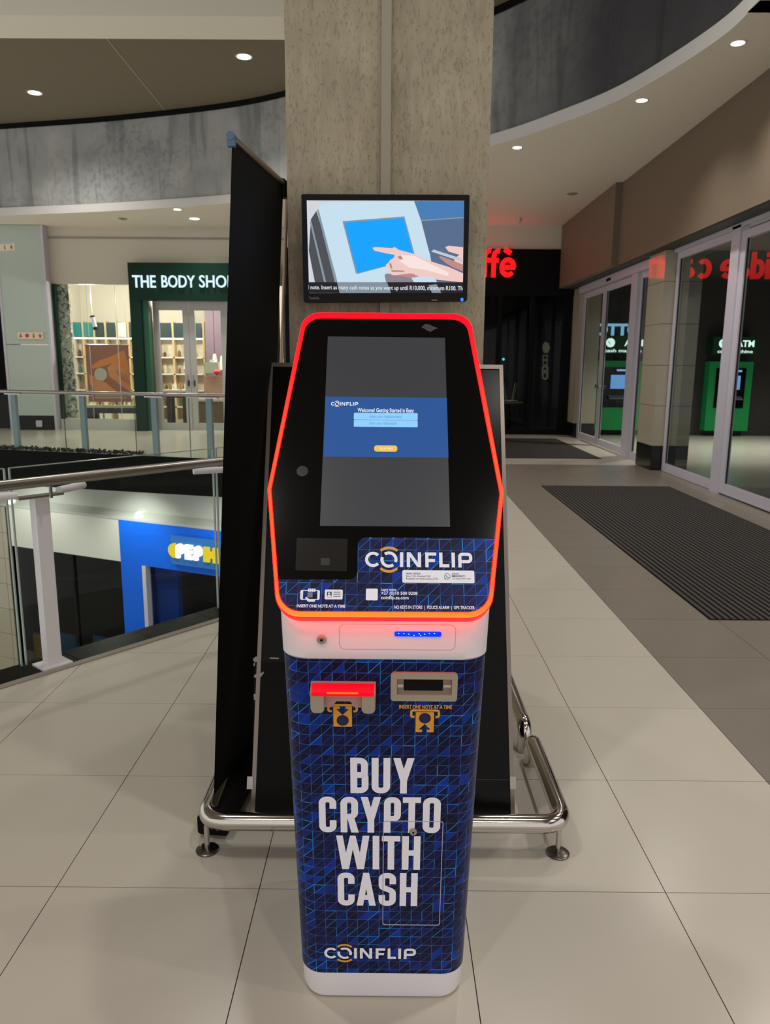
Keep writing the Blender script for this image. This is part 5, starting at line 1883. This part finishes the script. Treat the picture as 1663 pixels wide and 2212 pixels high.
# display table in the window
tz = gz(240, 877)
TBL = thing('display_table', 'dark legged display table with a pale top in the shop window', 'table', (gx(240, 880), YG + .5, 0))
tx0, tx1 = gx(171, 880), gx(303, 880)
mb = MB(); mb.box(tx0, tx1, YG + .3, YG + .8, tz - .06, tz); obj('top', mb, mat('table_pale', c(205, 196, 172), .4), TBL)
M_wood = mat('dark_wood', c(52, 36, 28), .4, vary=.15)
mb = MB(); mb.box(tx0 + .02, tx1 - .02, YG + .32, YG + .78, tz - .19, tz - .06); obj('apron', mb, M_wood, TBL)
for xx in (tx0 + .02, tx1 - .16):
    for yy in (YG + .32, YG + .64):
        mb = MB(); mb.box(xx, xx + .14, yy, yy + .14, 0, tz - .19); obj('leg', mb, M_wood, TBL)
cols = [((200, 40, 50), 'red'), ((226, 200, 120), 'cream'), ((70, 150, 70), 'green'), ((230, 226, 210), 'white'), ((226, 208, 130), 'yellow'), ((120, 130, 120), 'grey'), ((196, 176, 150), 'tan'), ((50, 80, 70), 'dark green')]
spots = [(191, 3), (198, 0), (205, 6), (219, 1), (227, 4), (235, 5), (241, 3), (248, 2), (257, 6), (269, 4), (279, 1), (291, 3), (297, 7)]
order = 'first second third fourth fifth sixth seventh eighth ninth tenth eleventh twelfth thirteenth'.split()
for i, (x, k) in enumerate(spots):
    rgb, nm = cols[k]
    xx = gx(x, 872); hh = .10 + .05 * ((i * 7) % 3)
    J = thing('jar', f'{nm} jar on the display table in the shop window, {order[i]} from its left end', 'jar', (xx, YG + .5, tz), 'jars on the window display table')
    mb = MB(); mb.lathe((xx, YG + .5, tz), [(.028, 0), (.03, .01), (.03, hh - .02), (.025, hh)], 14); obj('pot', mb, mat('jar_' + nm, c(*rgb), .35), J)
    mb = MB(); mb.lathe((xx, YG + .5, tz + hh), [(.028, 0), (.028, .03), (.025, .034)], 14); obj('lid', mb, mat('jar_lid', c(60, 66, 58), .4), J)
# low white display boxes glimpsed under the table
for i, (x0, x1, h) in enumerate(((196, 222, .55), (226, 240, .35), (256, 280, .62))):
    mb = MB(); a = atY(x0, 900, 19.6).x; b_ = atY(x1, 900, 19.6).x
    mb.box(a, b_, 19.6, 20.2, .0, h)
    mb.box(a - .02, b_ + .02, 19.58, 20.22, h, h + .03)
    tag(obj('plinth_box', mb, mat('plinth_white', c(226, 222, 206), .5)), ('left', 'low middle', 'right')[i] + ' white display plinth seen under the window table', 'plinth')


# shelving with header boards and bottles
def shelf_unit(x0, x1, y, label, heads, rows, seedn, cols_):
    rn = random.Random(seedn)
    t = thing('shelf_unit', label, 'shelf', ((x0 + x1) / 2, y, 0), 'wall shelving inside the green shop')
    b = MB(); b.box(x0, x1, y + .28, y + .3, 0, 2.55); obj('back_panel', b, mat('shelf_back', c(222, 212, 192), .5), t)
    n = len(heads)
    w = (x1 - x0) / n
    for i, hc in enumerate(heads):
        b = MB(); b.box(x0 + i * w + .04, x0 + (i + 1) * w - .04, y - .02, y + .02, 2.18, 2.55)
        obj('header_board', b, mat('header_%s' % (hc,), c(*hc), .45), t)
    for i in range(n + 1):
        b = MB(); b.box(x0 + i * w - .025, x0 + i * w + .025, y, y + .28, 0, 2.58); obj('upright', b, mat('shelf_oak', c(196, 170, 130), .5), t)
    zs_ = [.35 + k * (1.75 / rows) for k in range(rows)]
    for z in zs_:
        b = MB(); b.box(x0, x1, y, y + .28, z - .03, z); obj('shelf', b, mat('shelf_white', c(226, 220, 204), .4), t)
    b = MB(); b.box(x0, x1, y + .0, y + .05, 2.12, 2.16); obj('strip_light', b, glow('shelf_light', (1, .95, .84, 1), 2.0), t)
    return t, zs_, w, rn


prod = None


def bottles(x0, x1, y, zs_, step, rn, cols_, label, group, ncol):
    names = {(226, 218, 200): 'cream', (190, 120, 130): 'pink', (60, 110, 100): 'teal', (150, 110, 70): 'tan', (230, 230, 220): 'white', (110, 60, 50): 'brown', (120, 90, 60): 'light brown', (200, 190, 160): 'beige', (90, 60, 50): 'dark brown', (70, 90, 60): 'green', (226, 220, 205): 'off-white'}
    nths = 'first second third fourth fifth sixth seventh eighth ninth tenth eleventh twelfth thirteenth fourteenth'.split()
    for zi, z in enumerate(zs_):
        x = x0 + .08
        cnt = 0
        while x < x1 - .06:
            rgb = rn.choice(cols_)
            if min(abs(x - (x0 + i * (x1 - x0) / ncol)) for i in range(ncol + 1)) < .085:
                x += .05
                continue
            h = rn.uniform(.12, .24); r = rn.uniform(.03, .05)
            b = MB(); b.lathe((x, y + .14, z + .002), [(r, 0), (r, h * .7), (r * .45, h * .82), (r * .45, h)], 10)
            row = ('lowest shelf', 'second lowest shelf', 'second highest shelf', 'highest shelf')[zi]
            tag(obj('bottle', b, mat('bottle_%s' % (rgb,), c(*rgb), .35)), f'{names[rgb]} bottle, {nths[cnt]} from left on the {row} {label}', 'bottle', group)
            cnt += 1
            x += step * rn.uniform(.8, 1.3)


TEAL, DK = (0, 120, 118), (18, 48, 50)
ya_ = 20.6
sx0, sx1 = atY(160, 800, ya_).x, atY(330, 800, ya_).x
t_, z_, w_, rn = shelf_unit(sx0, sx1, ya_, 'shelving behind the shop window with teal header boards', [TEAL, TEAL, DK, DK, (214, 208, 194), DK, DK], 4, 3, None)
bottles(sx0, sx1, ya_, z_, .21, rn, [(226, 218, 200), (190, 120, 130), (60, 110, 100), (150, 110, 70), (230, 230, 220), (110, 60, 50)], 'behind the shop window', 'bottles behind the shop window', 7)
sx2, sx3 = atY(344, 800, ya_).x, atY(442, 800, ya_).x
t_, z_, w_, rn = shelf_unit(sx2, sx3, ya_, 'shelving behind the shop doors with dark green header boards', [DK, DK, DK], 4, 5, None)
bottles(sx2, sx3, ya_, z_, .22, rn, [(120, 90, 60), (200, 190, 160), (90, 60, 50), (70, 90, 60), (226, 220, 205)], 'behind the shop doors', 'bottles behind the shop doors', 3)
# header print
mb = MB(); F8 = Frame((0, ya_ - .03, 0), (1, 0, 0), (0, 0, 1)); q = px_rect(F8, 367, 738, 388, 748)
# purple display wall, white cloths, tester table
xp0, xp1 = atY(443, 720, 20.3).x, atY(500, 720, 20.3).x
mb = MB(); mb.box(xp0, xp1, 20.3, 20.5, 0, 3.1)
tag(obj('display_wall', mb, mat('mauve_panel', c(120, 100, 112), .6, vary=.1)), 'mauve display wall inside the shop at the right door', 'panel')
for i, (x, y) in enumerate(((464, 778), (480, 782), (403, 780))):
    q = atY(x, y, 20.0)
    T_ = thing('pendant_shade', ('left white cone shade before the mauve wall', 'right white cone shade before the mauve wall', 'white cone shade hanging behind the middle of the doors')[i], 'lamp', (q.x, 20.0, q.z - .2), 'white cone shades in the shop')
    mb = MB(); mb.lathe((q.x, 20.0, q.z - .2), [(.09, 0), (.088, .01), (.04, .34), (.03, .36)], 20); obj('shade', mb, mat('shade_white', c(222, 216, 200), .6), T_)
    mb = MB(); mb.cyl((q.x, 20.0, q.z + .16), (q.x, 20.0, 3.74), .006, seg=6); obj('cord', mb, M_blackmat, T_)
q = atY(456, 795, 18.6)
mb = MB(); mb.box(q.x - .18, q.x + .18, 18.6, 18.8, q.z - .12, q.z + .14); mb.box(q.x - .05, q.x + .05, 18.68, 18.72, q.z + .14, q.z + .2)
tag(obj('gift_box', mb, mat('mint_box', c(196, 208, 196), .5)), 'pale mint carton with a tab behind the right shop door', 'box')
q = atY(469, 804, 18.45)
mb = MB(); mb.lathe((q.x, 18.45, q.z - .08), [(.03, 0), (.075, .05), (.08, .1), (.04, .15)], 14)
tag(obj('red_jar', mb, mat('bright_red', c(214, 24, 40), .4)), 'bright red round pot beside the mint carton', 'jar')
q0, q1 = atY(452, 880, 18.6), atY(490, 880, 18.6)
ztt = atY(470, 862, 18.6).z
TT = thing('tester_table', 'brown tester table behind the right shop door', 'table', ((q0.x + q1.x) / 2, 18.9, 0))
mb = MB(); mb.box(q0.x - .35, q1.x + .3, 18.6, 19.2, ztt - .06, ztt); obj('top', mb, M_room, TT)
mb = MB(); mb.box(q0.x - .3, q1.x + .25, 18.66, 19.14, .05, ztt - .06); obj('body', mb, mat('crate_brown', c(112, 84, 60), .6, vary=.2), TT)
mb = MB(); q = atY(457, 832, 18.7); mb.box(q.x - .2, q.x + .3, 18.75, 18.9, ztt, ztt + .55)
tag(obj('pink_carton', mb, mat('pink_carton', c(190, 150, 134), .5, vary=.1)), 'pink display carton standing on the brown tester table', 'box')
q0, q1 = atY(353, 850, 18.9), atY(405, 850, 18.9)
zt2 = atY(380, 842, 18.9).z
T2 = thing('tester_table', 'dark wooden tester table behind the left shop door', 'table', ((q0.x + q1.x) / 2, 19.1, 0))
mb = MB(); mb.box(q0.x, q1.x, 18.9, 19.4, zt2 - .05, zt2); obj('top', mb, M_room, T2)
mb = MB(); mb.box(q0.x + .05, q1.x - .05, 18.95, 19.35, zt2 - .2, zt2 - .05); obj('apron', mb, M_wood, T2)
for xx in (q0.x + .05, q1.x - .15):
    for yy in (18.95, 19.25):
        mb = MB(); mb.box(xx, xx + .1, yy, yy + .1, 0, zt2 - .2); obj('leg', mb, M_wood, T2)
for i in range(6):
    xx = q0.x + .12 + i * .13
    mb = MB(); mb.lathe((xx, 19.1, zt2), [(.035, 0), (.035, .12), (.015, .15), (.015, .2)], 10)
    tag(obj('bottle', mb, mat('bottle_amber%d' % (i % 2), c(*((150, 100, 50), (220, 214, 200))[i % 2]), .3)), f'{("amber", "white")[i % 2]} bottle, {order[i]} from left on the dark wooden tester table', 'bottle', 'bottles on the dark tester table')

# ------------------------------------------------------------------ lower level across the void
p0 = atY(260, 1122, 14.6)
FL = Frame((p0.x, p0.y, 0), (.914, -.406, 0), (0, 0, 1))
Lp = FL.pxs
mb = MB()
tl_, tr2 = FL.px(-80, 1030), FL.px(620, 1075)
z_bl = FL.px(263, 1213)[1]
z_bt = FL.px(260, 1122)[1]
x_blue = FL.px(260, 1122)[0]
x_l = -6.0
mb.plate(FL, rect(x_l, z_bl, x_blue, z_bt), -.2, .0)
struct('wall_lower', mb, mat('lower_white', c(206, 206, 196), .5), 'white wall of the level below over its dark windows')
mb = MB()
mb.plate(FL, [(x_l, z_bt), (8, z_bt), (8, z_bt + .05), (x_l, z_bt + .05)], -.2, .02)
mb.loft([[FL.p(a, z_bt + .05, .02) for a in (x_l, 8)], [FL.p(a, z_bt + .16, -.15) for a in (x_l, 8)], [FL.p(a, z_bt + 1.2, -.2) for a in (x_l, 8)]], 0, False)
struct('trim_8', mb, mat('lower_cove', c(178, 180, 174), .5), 'pale cove along the top of the lower shopfronts')
for (x, y), lb in (((295, 1111), 'small glowing disc for the light spot on the cove over the blue lower shop'), ((22, 1091), 'small glowing disc for the light spot on the cove at the left edge')):
    a_ = FL.px(x, y)
    mb = MB(); o_ = FL.p(a_[0], z_bt + .10, -.05)
    mb.lathe(o_, [(.085, 0), (.085, .02), (.06, .035), (.0001, .04)], 18, (FL.n + V((0, 0, .6))).normalized())
    tag(obj('cove_light_spot', mb, glow('cove_glow', (1, .98, .82, 1), 3.0)), lb, 'light')  # glowing disc stands in for a downlight's glow on the ledge
# dark windows
mb = MB(); mb.plate(FL, rect(x_l, -5.6, x_blue, z_bl), -1.6, -1.5); struct('wall_lower_inside', mb, mat('lower_dark', c(26, 27, 28), .6, vary=.4, vscale=1.2), 'dark inside behind the lower windows')
WL = thing('shop_window', 'dark lower level shop windows left of the blue shop', 'window', FL.p(x_blue - 1.5, -5.6))
xw = [x_l, FL.px(24, 1195)[0], FL.px(155, 1205)[0], x_blue - .03]
for i, (a, b_) in enumerate(zip(xw, xw[1:])):
    if i == 0:
        continue
    mb = MB(); mb.plate(FL, rect(a + .02, -5.6, b_ - .02, z_bl), -.06, -.05); obj('glass_pane', mb, M_dglass, WL)
for a in xw[1:]:
    mb = MB(); mb.plate(FL, rect(a - .025, -5.6, a + .025, z_bl), -.08, -.01); obj('mullion', mb, M_frame if a == xw[-1] else M_blackmat, WL)
mb = MB(); mb.plate(FL, rect(x_l, -5.6, xw[1] - .03, z_bt), -.1, .03)
pw = struct('wall_lower_pier', mb, M_grout, 'tiled pier on the level below at the left edge')
z = -5.6
while z < z_bt - .1:
    z1 = min(z + .58, z_bt)
    for a, b_ in ((xw[1] - .03 - .12, xw[1] - .03), (xw[1] - .75, xw[1] - .155), (xw[1] - 1.4, xw[1] - .76)):
        mb = MB(); mb.plate(FL, rect(a + .004, z + .004, b_ - .004, z1 - .004), .03, .045); obj('tile', mb, M_pier, pw)
    z = z1
# notice boards behind the glass
for i, (x0, y0, x1, y1, rgb, nm) in enumerate(((78, 1376, 112, 1440, (206, 160, 64), 'yellow'), (136, 1376, 160, 1424, (60, 120, 160), 'blue'), (206, 1383, 240, 1425, (70, 130, 150), 'teal'))):
    F9 = Frame(FL.o + FL.n * -.3, FL.u, FL.v)
    q = px_rect(F9, x0, y0, x1, y1)
    B_ = thing('notice', f'{nm} notice board leaning inside the lower dark windows', 'sign', F9.p(q[0], q[1]))
    mb = MB(); mb.plate(F9, rect(q[0] - .03, q[1] - .3, q[2] + .03, q[3] + .03), -.03, 0); obj('frame', mb, mat('notice_blue', c(50, 110, 150), .5), B_)
    mb = MB(); mb.plate(F9, rect(q[0], q[1] - .3, q[2], q[3]), 0, .01); obj('sheet', mb, mat('notice_' + nm, c(*rgb), .5), B_)
# blue shop
M_blue = mat('shop_blue', c(0, 98, 228), .5, spec=.2, vary=.03)
BS = thing('blue_shop', 'bright blue shopfront on the level below', 'shopfront', FL.p(x_blue + 1.5, -5.6))
xo = FL.px(313, 1222)[0]; zo = FL.px(313, 1220)[1]
mb = MB(); mb.plate(FL, rect(x_blue, -5.6, xo, z_bt), -.3, .06); obj('upright', mb, M_blue, BS)
mb = MB(); mb.plate(FL, rect(xo, zo, 7, z_bt), -.3, .06); obj('header', mb, M_blue, BS)
mb = MB(); mb.plate(FL, rect(xo, -5.6, xo + .09, zo), -.06, .09); obj('door_post', mb, M_frame, BS)
mb = MB(); mb.plate(FL, rect(xo + .09, -5.6, xo + .62, zo), -.32, -.2); obj('reveal', mb, M_blue, BS)
mb = MB(); mb.plate(FL, rect(xo - .6, -5.6, 7, zo), -1.2, -1.1); obj('interior', mb, mat('shop_interior_dark', c(14, 14, 20), .4), BS)
mb = MB(); mb.plate(FL, rect(xo + .09, -5.6, 7, zo), -.05, -.04); obj('glass', mb, M_dglass, BS)
a_ = FL.px(378, 1152); b_ = FL.px(382, 1214)
SP = thing('lit_shop_sign', 'white and yellow lit lettering on the blue lower shop', 'sign', FL.p(a_[0], b_[1], .1))
mb = MB(); mb.plate(FL, rect(a_[0], b_[1], a_[0] + 2.6, a_[1]), .06, .14)
obj('panel', mb, mat('sign_panel_blue', c(20, 110, 196), .3), SP)
y0_, y1_ = FL.px(420, 1204)[1], FL.px(420, 1173)[1]
xs0 = FL.px(379, 1190)[0]; xs1 = FL.px(392, 1190)[0]; xs2 = FL.px(450, 1190)[0]
hh = y1_ - y0_
M_pw = glow('sign_white', (.95, 1, 1, 1), 1.3); M_py = glow('sign_yellow', (.82, .62, .02, 1), 1.0)
mb = MB(); mb.plate(FL, [(xs1 - .01 + .0, y0_)] and [(xs1 - .01 + (xs1 - xs0) * math.cos(math.radians(a)), (y0_ + y1_) / 2 + hh / 2 * math.sin(math.radians(a))) for a in range(90, 271, 15)], .14, .2)
obj('half_disc', mb, M_py, SP)
mb = MB(); lw_ = (xs2 - xs1) / 3
for i, ch in enumerate('PEP'):
    for q in glyph(ch, xs1 + .02 + i * lw_, xs1 + (i + 1) * lw_ - .02, y0_, y1_, .075):
        mb.plate(FL, q, .14, .2)
obj('letters', mb, M_pw, SP)
mb = MB()
for q in glyph('H', xs2 + .03, xs2 + .36, y0_, y1_, .12):
    mb.plate(FL, q, .14, .2)
for q in glyph('O', xs2 + .42, xs2 + .75, y0_, y1_, .1):
    mb.plate(FL, q, .14, .2)
obj('yellow_letters', mb, M_py, SP)
mb = MB(); mb.face([(-14, 4, -5.6), (6, 4, -5.6), (6, 22, -5.6), (-14, 22, -5.6)])
struct('floor_lower', mb, M_farfloor, 'floor of the level below')
o_ = FL.p(x_blue + .5, z_bt + .35, .9)
lamp(o_.x, o_.y, -.75, DOWN['lower'], .06, 110, (1, .97, .9), FL.p(x_blue + .5, z_bt - 1.0, 0))
o_ = FL.p(x_blue - 2.2, 0, 1.1)
lamp(o_.x, o_.y, -.75, DOWN['lower'] * .8, .06, 120, (1, .97, .9), FL.p(x_blue - 2.2, z_bt - .8, 0))
o_ = FL.p(x_blue + 2.6, 0, 1.1)
lamp(o_.x, o_.y, -.75, DOWN['lower'] * .6, .06, 120, (1, .97, .9), FL.p(x_blue + 2.6, z_bt - 1.0, 0))
